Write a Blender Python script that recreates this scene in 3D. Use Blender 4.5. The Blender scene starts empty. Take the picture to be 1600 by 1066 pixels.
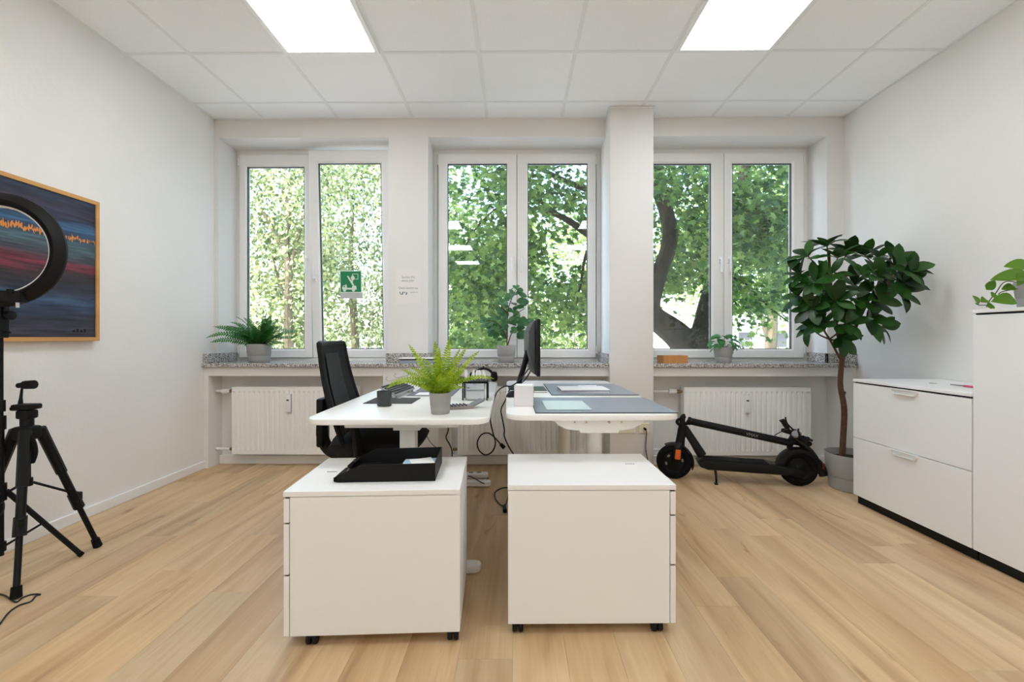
import bpy, bmesh, math, random
import numpy as np
from mathutils import Vector as V, Matrix as MX, Quaternion

S = bpy.context.scene
COL = S.collection
PI = math.pi
R = random.Random(7)

# ------------------------------------------------------------------ camera, light, exposure
YAW, FPX, HC = math.radians(0.48), 711.0, 1.07
cd = bpy.data.cameras.new('camera'); cam = bpy.data.objects.new('camera', cd); COL.objects.link(cam)
cam.location = (0, 0, HC); cam.rotation_euler = (PI/2, 0, YAW)
cd.sensor_width = 36; cd.lens = 36*FPX/1600; cd.shift_y = -6/1600; cd.clip_start = .02; cd.clip_end = 500
S.camera = cam
S.view_settings.view_transform = 'Standard'; S.view_settings.look = 'None'
S.view_settings.gamma = 1; S.view_settings.use_curve_mapping = False
S.view_settings.exposure = 0.72
S.cycles.diffuse_bounces = 6; S.cycles.max_bounces = 14; S.cycles.transparent_max_bounces = 16
S.cycles.use_denoising = True

SUN_EL, SUN_STR, SKY_STR, PANEL_STR = 48, 4.4, 1.0, 9.5
w = bpy.data.worlds.new('world'); S.world = w; w.use_nodes = True
nt = w.node_tree; bg = nt.nodes['Background']
sky = nt.nodes.new('ShaderNodeTexSky'); sky.sky_type = 'NISHITA'; sky.sun_disc = False
sky.sun_elevation = math.radians(SUN_EL); sky.sun_rotation = math.radians(232); sky.air_density = 1.0; sky.dust_density = 2.5
nt.links.new(sky.outputs[0], bg.inputs[0]); bg.inputs[1].default_value = SKY_STR
sl = bpy.data.lights.new('sun', 'SUN'); sl.energy = SUN_STR; sl.angle = math.radians(.6); sl.color = (1, .95, .86)
so = bpy.data.objects.new('sun', sl); COL.objects.link(so)
so.rotation_euler = (math.radians(90-SUN_EL), 0, math.radians(-52)); so.location = (0, -5, 12)

# ------------------------------------------------------------------ survey of the room: sight lines from the tripod position to a known plane
_s, _c = math.sin(YAW), math.cos(YAW)
def _ray(px, py):
    u = (px-800)/FPX; v = (527-py)/FPX
    return V((-_s+u*_c, _c+u*_s, v))
def aY(px, py, y):
    r = _ray(px, py); return V((0, 0, HC)) + r*(y/r.y)
def aZ(px, py, z):
    r = _ray(px, py); return V((0, 0, HC)) + r*((z-HC)/r.z)
def aX(px, py, x):
    r = _ray(px, py); return V((0, 0, HC)) + r*(x/r.x)

# ------------------------------------------------------------------ materials
def lin(c):
    f = lambda x: x/12.92 if x <= .04045 else ((x+.055)/1.055)**2.4
    return tuple(f(x/255) for x in c) + (1,)
def mat(name, rgb, rough=.5, metal=0, bump=None, var=0, vscale=6, spec=.5, coat=0, stretch=None, speck=None):
    m = bpy.data.materials.new(name); m.use_nodes = True
    n, l = m.node_tree.nodes, m.node_tree.links
    b = n['Principled BSDF']
    c = lin(rgb)
    b.inputs['Base Color'].default_value = c
    b.inputs['Roughness'].default_value = rough; b.inputs['Metallic'].default_value = metal
    b.inputs['Specular IOR Level'].default_value = spec; b.inputs['Coat Weight'].default_value = coat
    tc = n.new('ShaderNodeTexCoord'); src = tc.outputs['Object']
    if stretch:
        mp = n.new('ShaderNodeMapping'); mp.inputs['Scale'].default_value = stretch
        l.new(src, mp.inputs[0]); src = mp.outputs[0]
    if var:
        nz = n.new('ShaderNodeTexNoise'); nz.inputs['Scale'].default_value = vscale; nz.inputs['Detail'].default_value = 5
        l.new(src, nz.inputs['Vector'])
        r = n.new('ShaderNodeValToRGB'); e = r.color_ramp.elements
        e[0].position = .3; e[1].position = .7
        e[0].color = tuple(max(0, x*(1-var)) for x in c[:3]) + (1,)
        e[1].color = tuple(min(1, x*(1+var)) for x in c[:3]) + (1,)
        l.new(nz.outputs['Fac'], r.inputs[0]); l.new(r.outputs[0], b.inputs['Base Color'])
    if speck:
        vo = n.new('ShaderNodeTexVoronoi'); vo.inputs['Scale'].default_value = speck[0]
        l.new(src, vo.inputs['Vector'])
        r = n.new('ShaderNodeValToRGB'); r.color_ramp.interpolation = 'CONSTANT'
        e = r.color_ramp.elements
        cols = speck[1]
        e[0].position = 0; e[0].color = lin(cols[0]); e[1].position = 1/len(cols); e[1].color = lin(cols[1])
        for i, cc in enumerate(cols[2:]):
            q = e.new((i+2)/len(cols)); q.color = lin(cc)
        sp = n.new('ShaderNodeSeparateColor'); l.new(vo.outputs['Color'], sp.inputs[0])
        l.new(sp.outputs[0], r.inputs[0]); l.new(r.outputs[0], b.inputs['Base Color'])
    if bump:
        nz = n.new('ShaderNodeTexNoise'); nz.inputs['Scale'].default_value = bump[0]; nz.inputs['Detail'].default_value = 4
        l.new(src, nz.inputs['Vector'])
        bp = n.new('ShaderNodeBump'); bp.inputs['Strength'].default_value = bump[1]; bp.inputs['Distance'].default_value = bump[2] if len(bump) > 2 else .002
        l.new(nz.outputs['Fac'], bp.inputs['Height']); l.new(bp.outputs[0], b.inputs['Normal'])
    return m
def leafmat(name, cols, rough=.45, trans=.35, island=True, spec=.4):
    m = bpy.data.materials.new(name); m.use_nodes = True
    n, l = m.node_tree.nodes, m.node_tree.links
    b = n['Principled BSDF']; out = n['Material Output']
    b.inputs['Roughness'].default_value = rough; b.inputs['Specular IOR Level'].default_value = spec
    if island:
        g = n.new('ShaderNodeNewGeometry'); rnd = g.outputs['Random Per Island']
    else:
        g = n.new('ShaderNodeObjectInfo'); rnd = g.outputs['Random']
    r = n.new('ShaderNodeValToRGB'); e = r.color_ramp.elements
    e[0].color = lin(cols[0]); e[1].color = lin(cols[-1])
    for i, cc in enumerate(cols[1:-1]):
        q = e.new((i+1)/(len(cols)-1)); q.color = lin(cc)
    l.new(rnd, r.inputs[0]); l.new(r.outputs[0], b.inputs['Base Color'])
    t = n.new('ShaderNodeBsdfTranslucent')
    hs = n.new('ShaderNodeHueSaturation'); hs.inputs['Hue'].default_value = .48; hs.inputs['Value'].default_value = 1.25
    l.new(r.outputs[0], hs.inputs['Color']); l.new(hs.outputs[0], t.inputs[0])
    mx = n.new('ShaderNodeMixShader'); mx.inputs[0].default_value = trans
    l.new(b.outputs[0], mx.inputs[1]); l.new(t.outputs[0], mx.inputs[2]); l.new(mx.outputs[0], out.inputs[0])
    return m
def glassmat(name, tint=(1, 1, 1), gain=1.0):
    m = bpy.data.materials.new(name); m.use_nodes = True
    n, l = m.node_tree.nodes, m.node_tree.links
    n.remove(n['Principled BSDF']); out = n['Material Output']
    g = n.new('ShaderNodeNewGeometry')
    d = n.new('ShaderNodeVectorMath'); d.operation = 'DOT_PRODUCT'
    l.new(g.outputs['Normal'], d.inputs[0]); l.new(g.outputs['Incoming'], d.inputs[1])
    def mth(op, a, b=None):
        x = n.new('ShaderNodeMath'); x.operation = op
        for i, q in enumerate((a, b)):
            if q is None: continue
            if isinstance(q, (int, float)): x.inputs[i].default_value = q
            else: l.new(q, x.inputs[i])
        return x.outputs[0]
    x = mth('ABSOLUTE', d.outputs['Value']); x = mth('SUBTRACT', 1.0, x); x = mth('POWER', x, 5.0)
    x = mth('MULTIPLY', x, .95); x = mth('ADD', x, .045*gain)
    tr = n.new('ShaderNodeBsdfTransparent'); tr.inputs[0].default_value = tint + (1,)
    gl = n.new('ShaderNodeBsdfGlossy'); gl.inputs['Roughness'].default_value = .01
    mx = n.new('ShaderNodeMixShader'); l.new(x, mx.inputs[0]); l.new(tr.outputs[0], mx.inputs[1]); l.new(gl.outputs[0], mx.inputs[2])
    l.new(mx.outputs[0], out.inputs[0])
    return m
def emit(name, rgb, s):
    m = bpy.data.materials.new(name); m.use_nodes = True
    n, l = m.node_tree.nodes, m.node_tree.links
    n.remove(n['Principled BSDF']); e = n.new('ShaderNodeEmission'); e.inputs[0].default_value = rgb + (1,); e.inputs[1].default_value = s
    l.new(e.outputs[0], n['Material Output'].inputs[0]); return m

WALL = mat('woodchip_wall_paint', (238, 237, 235), .75, bump=(50, .4, .005), var=.012, vscale=3)
WALLB = mat('plaster_wall_paint', (231, 230, 228), .75, bump=(60, .15, .002))
TILE = mat('mineral_ceiling_tile', (248, 249, 250), .9, bump=(120, .35, .003), var=.02, vscale=90)
BAR = mat('ceiling_bar', (236, 237, 237), .6)
WHITE = mat('white_lacquer', (240, 241, 241), .38, bump=(90, .03, .001))
DESKM = mat('white_melamine', (243, 242, 238), .28, bump=(180, .03, .0005))
PVC = mat('white_pvc', (240, 240, 239), .3)
RADM = mat('radiator_enamel', (242, 242, 240), .35)
GASK = mat('grey_gasket', (70, 72, 74), .6)
SHADE = mat('painted_shade_grey', (150, 151, 153), .6)  # flat grey that stands in for shadow along narrow edges
GRAN = mat('speckled_granite', (150, 148, 146), .22, speck=(190, [(206, 203, 198), (168, 166, 164), (120, 118, 118), (190, 182, 176), (84, 84, 88), (215, 212, 208)]))
BLACK = mat('black_plastic', (14, 14, 15), .5, spec=.25, bump=(140, .05, .001))
BLACKM = mat('black_matt_metal', (14, 14, 15), .5, spec=.25)
RUBBER = mat('black_rubber', (12, 12, 12), .85, spec=.2, bump=(80, .2, .002))
DGREY = mat('dark_grey_plastic', (58, 59, 61), .5)
MGREY = mat('mid_grey_plastic', (128, 129, 130), .5)
POT = mat('grey_pot', (158, 157, 154), .6, var=.03, vscale=8)
SOIL = mat('potting_soil', (44, 34, 26), .95, bump=(60, .8, .01), var=.4, vscale=40)
CHROME = mat('chrome', (210, 210, 212), .2, metal=1)
BRASS = mat('brass', (140, 115, 85), .35, metal=.8)
PAPER = mat('paper', (242, 242, 242), .8)
KRAFT = mat('kraft_card', (196, 140, 84), .8, var=.06, vscale=30)
OAKF = mat('oak_frame', (206, 154, 92), .5, var=.12, vscale=14, stretch=(1, .15, 1))
GLASS = glassmat('window_glass', (.98, 1, .99), 1.0)
ACRYL = glassmat('clear_acrylic', (.94, .95, .96), 1.6)
CABLE = mat('black_cable', (18, 18, 18), .5)
MESHB = mat('black_mesh_fabric', (18, 18, 19), .85, bump=(400, .4, .002))
BARK = mat('maple_bark', (74, 66, 58), .9, bump=(14, 1, .05), var=.35, vscale=9, stretch=(1, 1, .3))
BARKL = mat('pale_bark', (112, 102, 82), .9, bump=(16, .8, .03), var=.25, vscale=9, stretch=(1, 1, .3))
TWIG = mat('house_plant_bark', (92, 64, 44), .85, bump=(60, .8, .01), var=.3, vscale=30)

def floor_mat():
    m = bpy.data.materials.new('light_oak_plank'); m.use_nodes = True
    n, l = m.node_tree.nodes, m.node_tree.links; b = n['Principled BSDF']
    tc = n.new('ShaderNodeTexCoord'); oi = n.new('ShaderNodeObjectInfo')
    sc = n.new('ShaderNodeVectorMath'); sc.operation = 'SCALE'; sc.inputs[0].default_value = (37, 91, 13); l.new(oi.outputs['Random'], sc.inputs['Scale'])
    ad = n.new('ShaderNodeVectorMath'); ad.operation = 'ADD'; l.new(tc.outputs['Object'], ad.inputs[0]); l.new(sc.outputs[0], ad.inputs[1])
    def noise(scale, s, det, dist=0):
        mp = n.new('ShaderNodeMapping'); mp.inputs['Scale'].default_value = scale; l.new(ad.outputs[0], mp.inputs[0])
        nz = n.new('ShaderNodeTexNoise'); nz.inputs['Scale'].default_value = s; nz.inputs['Detail'].default_value = det; nz.inputs['Distortion'].default_value = dist
        l.new(mp.outputs[0], nz.inputs['Vector']); return nz.outputs['Fac']
    def ramp(f, stops):
        r = n.new('ShaderNodeValToRGB'); e = r.color_ramp.elements
        e[0].position, e[0].color = stops[0][0], lin(stops[0][1]); e[1].position, e[1].color = stops[-1][0], lin(stops[-1][1])
        for p, c in stops[1:-1]:
            q = e.new(p); q.color = lin(c)
        l.new(f, r.inputs[0]); return r.outputs[0]
    def mix(t, f, a, bb):
        x = n.new('ShaderNodeMix'); x.data_type = 'RGBA'; x.blend_type = t
        if isinstance(f, float): x.inputs[0].default_value = f
        else: l.new(f, x.inputs[0])
        l.new(a, x.inputs[6]); l.new(bb, x.inputs[7]); return x.outputs[2]
    broad = ramp(noise((5.5, .5, 1), 1.5, 3, .8), [(.28, (180, 152, 116)), (.42, (204, 174, 136)), (.58, (220, 194, 157)), (.72, (202, 172, 131))])
    fine = ramp(noise((70, 2.2, 1), 2.0, 5, .2), [(.3, (196, 188, 180)), (.62, (255, 255, 255))])
    knots = ramp(noise((9, 1.8, 1), 1.3, 2, 1.2), [(.66, (255, 255, 255)), (.78, (196, 176, 158))])
    tint = ramp(oi.outputs['Random'], [(0, (222, 214, 210)), (.3, (255, 248, 240)), (.55, (236, 236, 234)), (.8, (248, 238, 224)), (1, (255, 255, 252))])
    c = mix('MULTIPLY', .16, broad, fine); c = mix('MULTIPLY', .8, c, knots); c = mix('MULTIPLY', .9, c, tint)
    l.new(c, b.inputs['Base Color']); b.inputs['Roughness'].default_value = .42; b.inputs['Specular IOR Level'].default_value = .4
    bp = n.new('ShaderNodeBump'); bp.inputs['Strength'].default_value = .08; bp.inputs['Distance'].default_value = .002
    l.new(noise((90, 3, 1), 2, 4), bp.inputs['Height']); l.new(bp.outputs[0], b.inputs['Normal'])
    return m
FLOORM = floor_mat()

# ------------------------------------------------------------------ mesh builder
class B:
    def __init__(s): s.v = []; s.f = []
    def add(s, vs, fs, M=None):
        o = len(s.v)
        s.v += [(M @ V(p)) if M else V(p) for p in vs]
        s.f += [[i+o for i in f] for f in fs]; return s
    def bm(s, b, M=None):
        b.verts.ensure_lookup_table(); b.verts.index_update()
        s.add([v.co.copy() for v in b.verts], [[v.index for v in f.verts] for f in b.faces], M); b.free(); return s
    def box(s, x0, x1, y0, y1, z0, z1, bev=0, seg=1, M=None):
        b = bmesh.new(); bmesh.ops.create_cube(b, size=1)
        for v in b.verts:
            v.co = V((x0+(v.co.x+.5)*(x1-x0), y0+(v.co.y+.5)*(y1-y0), z0+(v.co.z+.5)*(z1-z0)))
        if bev: bmesh.ops.bevel(b, geom=b.edges[:]+b.verts[:], offset=bev, segments=seg, profile=.5, affect='EDGES')
        return s.bm(b, M)
    def cyl(s, p0, p1, r0, r1=None, n=14, M=None):
        return s.tube([p0, p1], [r0, r0 if r1 is None else r1], n, smooth=0, M=M)
    def tube(s, pts, r, n=8, smooth=6, M=None, cap=True, flat=1.0):
        P = [V(p) for p in pts]
        rr = list(r) if isinstance(r, (list, tuple)) else [r]*len(P)
        if smooth and len(P) > 2:
            Q, q = [], []
            for i in range(len(P)-1):
                a, b, c, d = P[max(i-1, 0)], P[i], P[i+1], P[min(i+2, len(P)-1)]
                for k in range(smooth):
                    t = k/smooth
                    Q.append(.5*((2*b)+(c-a)*t+(2*a-5*b+4*c-d)*t*t+(3*b-a-3*c+d)*t**3)); q.append(rr[i]+(rr[i+1]-rr[i])*t)
            Q.append(P[-1]); q.append(rr[-1]); P, rr = Q, q
        t0 = (P[1]-P[0]).normalized()
        u = t0.orthogonal().normalized()
        if abs(t0.z) < .9: u = (V((0, 0, 1))-t0*t0.z).normalized()
        vs, fs = [], []
        for i, p in enumerate(P):
            t = (P[min(i+1, len(P)-1)]-P[max(i-1, 0)])
            t = t.normalized() if t.length > 1e-9 else t0
            u = (u-t*u.dot(t)); u = u.normalized() if u.length > 1e-6 else t.orthogonal().normalized()
            w_ = t.cross(u)
            for k in range(n):
                a = 2*PI*k/n; vs.append(p+(u*math.cos(a)+w_*(math.sin(a)*flat))*rr[i])
        for i in range(len(P)-1):
            for k in range(n):
                fs.append([i*n+k, i*n+(k+1) % n, (i+1)*n+(k+1) % n, (i+1)*n+k])
        if cap: fs.append(list(range(n))[::-1]); fs.append([(len(P)-1)*n+k for k in range(n)])
        return s.add(vs, fs, M)
    def lathe(s, prof, n=28, M=None, closed=False):
        vs, fs = [], []
        for r, z in prof:
            for k in range(n):
                a = 2*PI*k/n; vs.append((r*math.cos(a), r*math.sin(a), z))
        m = len(prof)
        for i in range(m if closed else m-1):
            j = (i+1) % m
            for k in range(n):
                fs.append([i*n+k, i*n+(k+1) % n, j*n+(k+1) % n, j*n+k])
        if not closed:
            if prof[0][0] > 1e-4: fs.append(list(range(n))[::-1])
            if prof[-1][0] > 1e-4: fs.append([(m-1)*n+k for k in range(n)])
        return s.add(vs, fs, M)
    def prism(s, poly, h0, h1, M=None, bev=0, seg=1):
        b = bmesh.new()
        lo = [b.verts.new((p[0], p[1], h0)) for p in poly]; hi = [b.verts.new((p[0], p[1], h1)) for p in poly]
        n = len(poly)
        b.faces.new(lo[::-1]); b.faces.new(hi)
        for i in range(n): b.faces.new([lo[i], lo[(i+1) % n], hi[(i+1) % n], hi[i]])
        bmesh.ops.recalc_face_normals(b, faces=b.faces[:])
        if bev:
            ed = [e for e in b.edges if e.verts[0].co.z == e.verts[1].co.z]
            bmesh.ops.bevel(b, geom=ed, offset=bev, segments=seg, profile=.5, affect='EDGES')
        return s.bm(b, M)
    def rings(s, rects):
        vs, fs = [], []
        for x0, x1, z0, z1, y in rects: vs += [(x0, y, z0), (x1, y, z0), (x1, y, z1), (x0, y, z1)]
        for i in range(len(rects)-1):
            for k in range(4): fs.append([i*4+k, i*4+(k+1) % 4, (i+1)*4+(k+1) % 4, (i+1)*4+k])
        return s.add(vs, fs)
    def mesh(s, name, m, smooth=35, off=None):
        me = bpy.data.meshes.new(name)
        me.from_pydata([tuple(p-off) if off else tuple(p) for p in s.v], [], s.f)
        b = bmesh.new(); b.from_mesh(me); bmesh.ops.recalc_face_normals(b, faces=b.faces[:]); b.to_mesh(me); b.free()
        if m: me.materials.append(m)
        if smooth:
            me.shade_smooth(); me.set_sharp_from_angle(angle=math.radians(smooth))
        return me
    def build(s, name, m, parent=None, smooth=35, world=True, label=None):
        """geometry given in world metres (world=True) or in the parent's own axes"""
        off = None
        if parent is not None and world: off = origin_of(parent)
        o = bpy.data.objects.new(name, s.mesh(name, m, smooth, off)); COL.objects.link(o)
        if parent is not None: o.parent = parent
        if label: o['label'] = label
        return o
def origin_of(o):
    p = V((0, 0, 0))
    while o: p = p+o.location; o = o.parent
    return p
def thing(name, label, cat, loc=(0, 0, 0), rotz=0, group=None):
    o = bpy.data.objects.new(name, None); COL.objects.link(o); o.empty_display_size = .1
    o.location = loc; o.rotation_euler = (0, 0, rotz); o['label'] = label; o['category'] = cat
    if group: o['group'] = group
    return o
def tag(o, label, cat, group=None):
    o['label'] = label; o['category'] = cat
    if group: o['group'] = group
    return o
def struct(o): o['kind'] = 'structure'; return o
def place(name, me, parent, M, label=None):
    o = bpy.data.objects.new(name, me); COL.objects.link(o)
    if parent: o.parent = parent
    o.matrix_local = M
    if label: o['label'] = label
    return o
def solo(b, name, m, label, cat, loc, rotz=0, group=None, smooth=35):
    """a thing that is one mesh, built in its own axes"""
    o = bpy.data.objects.new(name, b.mesh(name, m, smooth)); COL.objects.link(o)
    o.location = loc; o.rotation_euler = (0, 0, rotz); return tag(o, label, cat, group)
def solow(b, name, m, label, cat, loc, group=None, smooth=35):
    """a one-mesh thing whose shape is given in world metres"""
    o = bpy.data.objects.new(name, b.mesh(name, m, smooth, V(loc))); COL.objects.link(o)
    o.location = loc; return tag(o, label, cat, group)
def frame_M(p, d, up=(0, 0, 1)):
    """local +X along d, local +Z near up"""
    x = V(d).normalized(); z = V(up)-x*V(up).dot(x)
    z = z.normalized() if z.length > 1e-5 else x.orthogonal().normalized()
    y = z.cross(x)
    return MX(((x.x, y.x, z.x, p[0]), (x.y, y.y, z.y, p[1]), (x.z, y.z, z.z, p[2]), (0, 0, 0, 1)))
def text_mesh(txt, size, M, m, name, parent, ext=.0004, align='CENTER'):
    cu = bpy.data.curves.new('lettering', 'FONT'); cu.body = txt; cu.size = size; cu.extrude = ext; cu.align_x = align; cu.align_y = 'CENTER'
    o = bpy.data.objects.new('lettering', cu); COL.objects.link(o)
    dg = bpy.context.evaluated_depsgraph_get(); me = bpy.data.meshes.new_from_object(o.evaluated_get(dg))
    bpy.data.objects.remove(o); me.transform(M); me.materials.clear(); me.materials.append(m)
    q = bpy.data.objects.new(name, me); COL.objects.link(q); q.parent = parent; return q

# ------------------------------------------------------------------ room shell
XL, XR, YB, YF, CZ = -2.545, 2.74, 3.82, -4.8, 2.905
# floor of planks
fl = struct(B().box(XL-.1, XR+.1, YF-.1, 4.0, -.12, -.008).build('floor', mat('screed', (120, 96, 74), .9)))
PW, PL = .181, 1.22
pcache = {}
x = XL; row = 0
offs = []
while x < XR-.001:
    wdt = min(PW, XR-x)
    y = YF - R.random()*PL
    while y < 3.9:
        a, b_ = max(y, YF), min(y+PL, 3.9)
        if b_-a > .03:
            k = (round(wdt, 4), round(b_-a, 3))
            if k not in pcache:
                g = .0002
                pcache[k] = B().box(-k[0]/2+g, k[0]/2-g, -k[1]/2+g, k[1]/2-g, -.008, 0, .0006).mesh('floor_plank', FLOORM, 0)
            place('floor_plank', pcache[k], fl, MX.Translation((x+wdt/2, (a+b_)/2, 0)))
        y += PL
    x += PW; row += 1
# side and rear walls
struct(B().box(XL-.2, XL, YF-.2, 4.2, -.12, 3.15).build('wall_left', WALL))
struct(B().box(XR, XR+.2, YF-.2, 4.2, -.12, 3.15).build('wall_right', WALL))
struct(B().box(XL-.2, XR+.2, YF-.2, YF, -.12, 3.15).build('wall_front', WALL))
# window wall: piers, header, parapet with radiator niches
RX = [(-2.512, -1.07), (-.737, .756), (1.098, 2.598)]   # window recesses
ZT, ZS = 2.752, .827
wb = B()
YO = 4.2
for a, b_ in ((XL, RX[0][0]), (RX[0][1], RX[1][0]), (RX[1][1], RX[2][0]), (RX[2][1], XR)): wb.box(a, b_, YB, YO, ZS, CZ+.2)
for a, b_ in RX: wb.box(a, b_, YB, YO, ZT, CZ+.2)
wb.box(XL, XR, 3.86, YO, -.1, ZS)                        # niche back
struct(wb.build('wall_back', WALLB, smooth=0))
pl = B()
for a, b_ in ((XL, -2.505), (-1.079, -.62), (2.62, XR)): pl.box(a, b_, 3.685, 3.87, -.05, ZS, .003)
struct(pl.build('trim_2', WALLB, smooth=0))
lb = B()
for a, b_ in ((-2.515, -1.07), (-.63, .752), (1.09, 2.63)): lb.box(a, b_, 3.688, 3.87, .752, ZS, .003)
struct(lb.build('trim_1', WALLB, smooth=0))
struct(B().box(.750, 1.097, 3.632, 3.87, 0, CZ, .004, 2).build('pillar', WALLB))
struct(B().box(.742, 1.105, 3.622, 3.83, CZ-.012, CZ).build('trim_3', BAR, smooth=0))
# granite sills with upstands
for n_, (a, b_) in enumerate(((XL, .750), (1.097, XR))):
    o = struct(B().box(a, b_, 3.66, 4.085, ZS, .857, .003).build('windowsill', GRAN, smooth=0))
    u = B()
    if n_ == 0:
        ups = [(-2.545, -2.502, 3.675, 3.82), (-2.512, -2.495, 3.82, 4.06), (-1.09, -.72, 3.80, 3.82), (-1.085, -1.07, 3.82, 4.06), (-.737, -.722, 3.82, 4.06), (.735, .750, 3.68, 4.06)]
    else:
        ups = [(2.58, 2.598, 3.80, 4.06), (2.58, 2.74, 3.80, 3.82), (2.725, 2.74, 3.67, 3.80), (1.097, 1.112, 3.86, 4.06)]
    for q in ups: B().box(q[0], q[1], q[2], q[3], .857, .935, .002).build('upstand', GRAN, o, 0)
# baseboards
struct(B().box(XL, XL+.014, YF, 3.69, 0, .062, .003).build('baseboard_left', PVC))
struct(B().box(XR-.014, XR, YF, 3.69, 0, .062, .003).build('baseboard_right', PVC))
bb = B()
for a, b_ in ((-2.505, -1.079), (-.62, .75), (1.097, 2.62)): bb.box(a, b_, 3.82, 3.862, 0, .075, .004)
struct(bb.build('baseboard_back', PVC))

# ceiling grid
ce = struct(B().box(XL-.2, XR+.2, YF-.2, 4.2, CZ+.05, CZ+.25).build('ceiling', WALLB))
GX = [-2.115+.625*i for i in range(8)]
GY = [3.553-.623*i for i in range(14)]
xs = [XL]+GX+[XR]; ys = [YF]+GY[::-1]+[YB]
ys = [y for y in ys if YF <= y]
ix_l = xs.index(GX[1]); ix_r = xs.index(GX[5])
iy_f = min(range(len(ys)), key=lambda i: abs(ys[i]-(GY[2])))
iy_n = min(range(len(ys)), key=lambda i: abs(ys[i]-(GY[5])))
iy_r = min(range(len(ys)), key=lambda i: abs(ys[i]-(GY[8])))  # unseen row of panels, added to brighten faces turned to the camera
iy_e = min(range(len(ys)), key=lambda i: abs(ys[i]-(GY[11])))  # rearmost unseen row, added as fill for the window header and back wall
PAN = {(ix_l, iy_f), (ix_r, iy_f), (ix_l, iy_n), (ix_r, iy_n), (ix_l, iy_r), (ix_r, iy_r), (ix_l, iy_e), (ix_r, iy_e)}
tc_ = {}
for i in range(len(xs)-1):
    for j in range(len(ys)-1):
        if (i, j) in PAN: continue
        a, b_, c_, d_ = xs[i]+.011, xs[i+1]-.011, ys[j]+.011, ys[j+1]-.011
        if b_-a < .02 or d_-c_ < .02: continue
        k = (round(b_-a, 3), round(d_-c_, 3))
        if k not in tc_: tc_[k] = B().box(-k[0]/2-.004, k[0]/2+.004, -k[1]/2-.004, k[1]/2+.004, 0, .015, .002).mesh('ceiling_tile', TILE, 0)
        place('ceiling_tile', tc_[k], ce, MX.Translation(((a+b_)/2, (c_+d_)/2, CZ+.003)))
lbar = B().box(-.012, .012, YF, YB, 0, .006, .001).mesh('grid_bar', BAR, 0)
for gx in GX: place('grid_bar', lbar, ce, MX.Translation((gx, 0, CZ)))
bc = {}
for gy in ys[1:-1]:
    for i in range(len(xs)-1):
        k = round(xs[i+1]-xs[i]-.024, 3)
        if k not in bc: bc[k] = B().box(-k/2, k/2, -.012, .012, 0, .006, .001).mesh('grid_bar', BAR, 0)
        place('grid_bar', bc[k], ce, MX.Translation(((xs[i]+xs[i+1])/2, gy, CZ)))
for a, b_, c_, d_ in ((XL, XL+.02, YF, YB), (XR-.02, XR, YF, YB), (XL, XR, YB-.02, YB), (XL, XR, YF, YF+.02)):
    B().box(a, b_, c_, d_, CZ-.001, CZ+.008, .001).build('edge_bar', BAR, ce, 0)
# light panels
EM = emit('light_panel_diffuser', (.93, .97, 1), PANEL_STR)
plab = {(ix_l, iy_f): 'square lit ceiling panel nearer the left wall with the painting', (ix_r, iy_f): 'square lit ceiling panel nearer the right wall above the scooter side',
        (ix_l, iy_n): 'rear square lit ceiling panel on the painting side, over the photographer', (ix_r, iy_n): 'rear square lit ceiling panel on the cabinet side, over the photographer',
        (ix_l, iy_r): 'added unseen fill panel on the painting side, third row from the windows', (ix_r, iy_r): 'added unseen fill panel on the cabinet side, third row from the windows',
        (ix_l, iy_e): 'rearmost added unseen fill panel on the painting side of the room', (ix_r, iy_e): 'rearmost added unseen fill panel on the cabinet side of the room'}
for (i, j) in sorted(PAN):
    a, b_, c_, d_ = xs[i], xs[i+1], ys[j], ys[j+1]
    t = thing('ceiling_light', plab[(i, j)], 'ceiling light', ((a+b_)/2, (c_+d_)/2, CZ), 0, 'square LED ceiling panels')
    hw, hd = (b_-a)/2-.008, (d_-c_)/2-.008
    f = B()
    f.box(-hw, -hw+.028, -hd, hd, -.015, .012, .002); f.box(hw-.028, hw, -hd, hd, -.015, .012, .002)
    f.box(-hw+.028, hw-.028, -hd, -hd+.028, -.015, .012, .002); f.box(-hw+.028, hw-.028, hd-.028, hd, -.015, .012, .002)
    f.build('frame', PVC, t, 0, world=False)
    B().box(-hw+.028, hw-.028, -hd+.028, hd-.028, -.013, -.007).build('diffuser', EM, t, 0, world=False)

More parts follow.
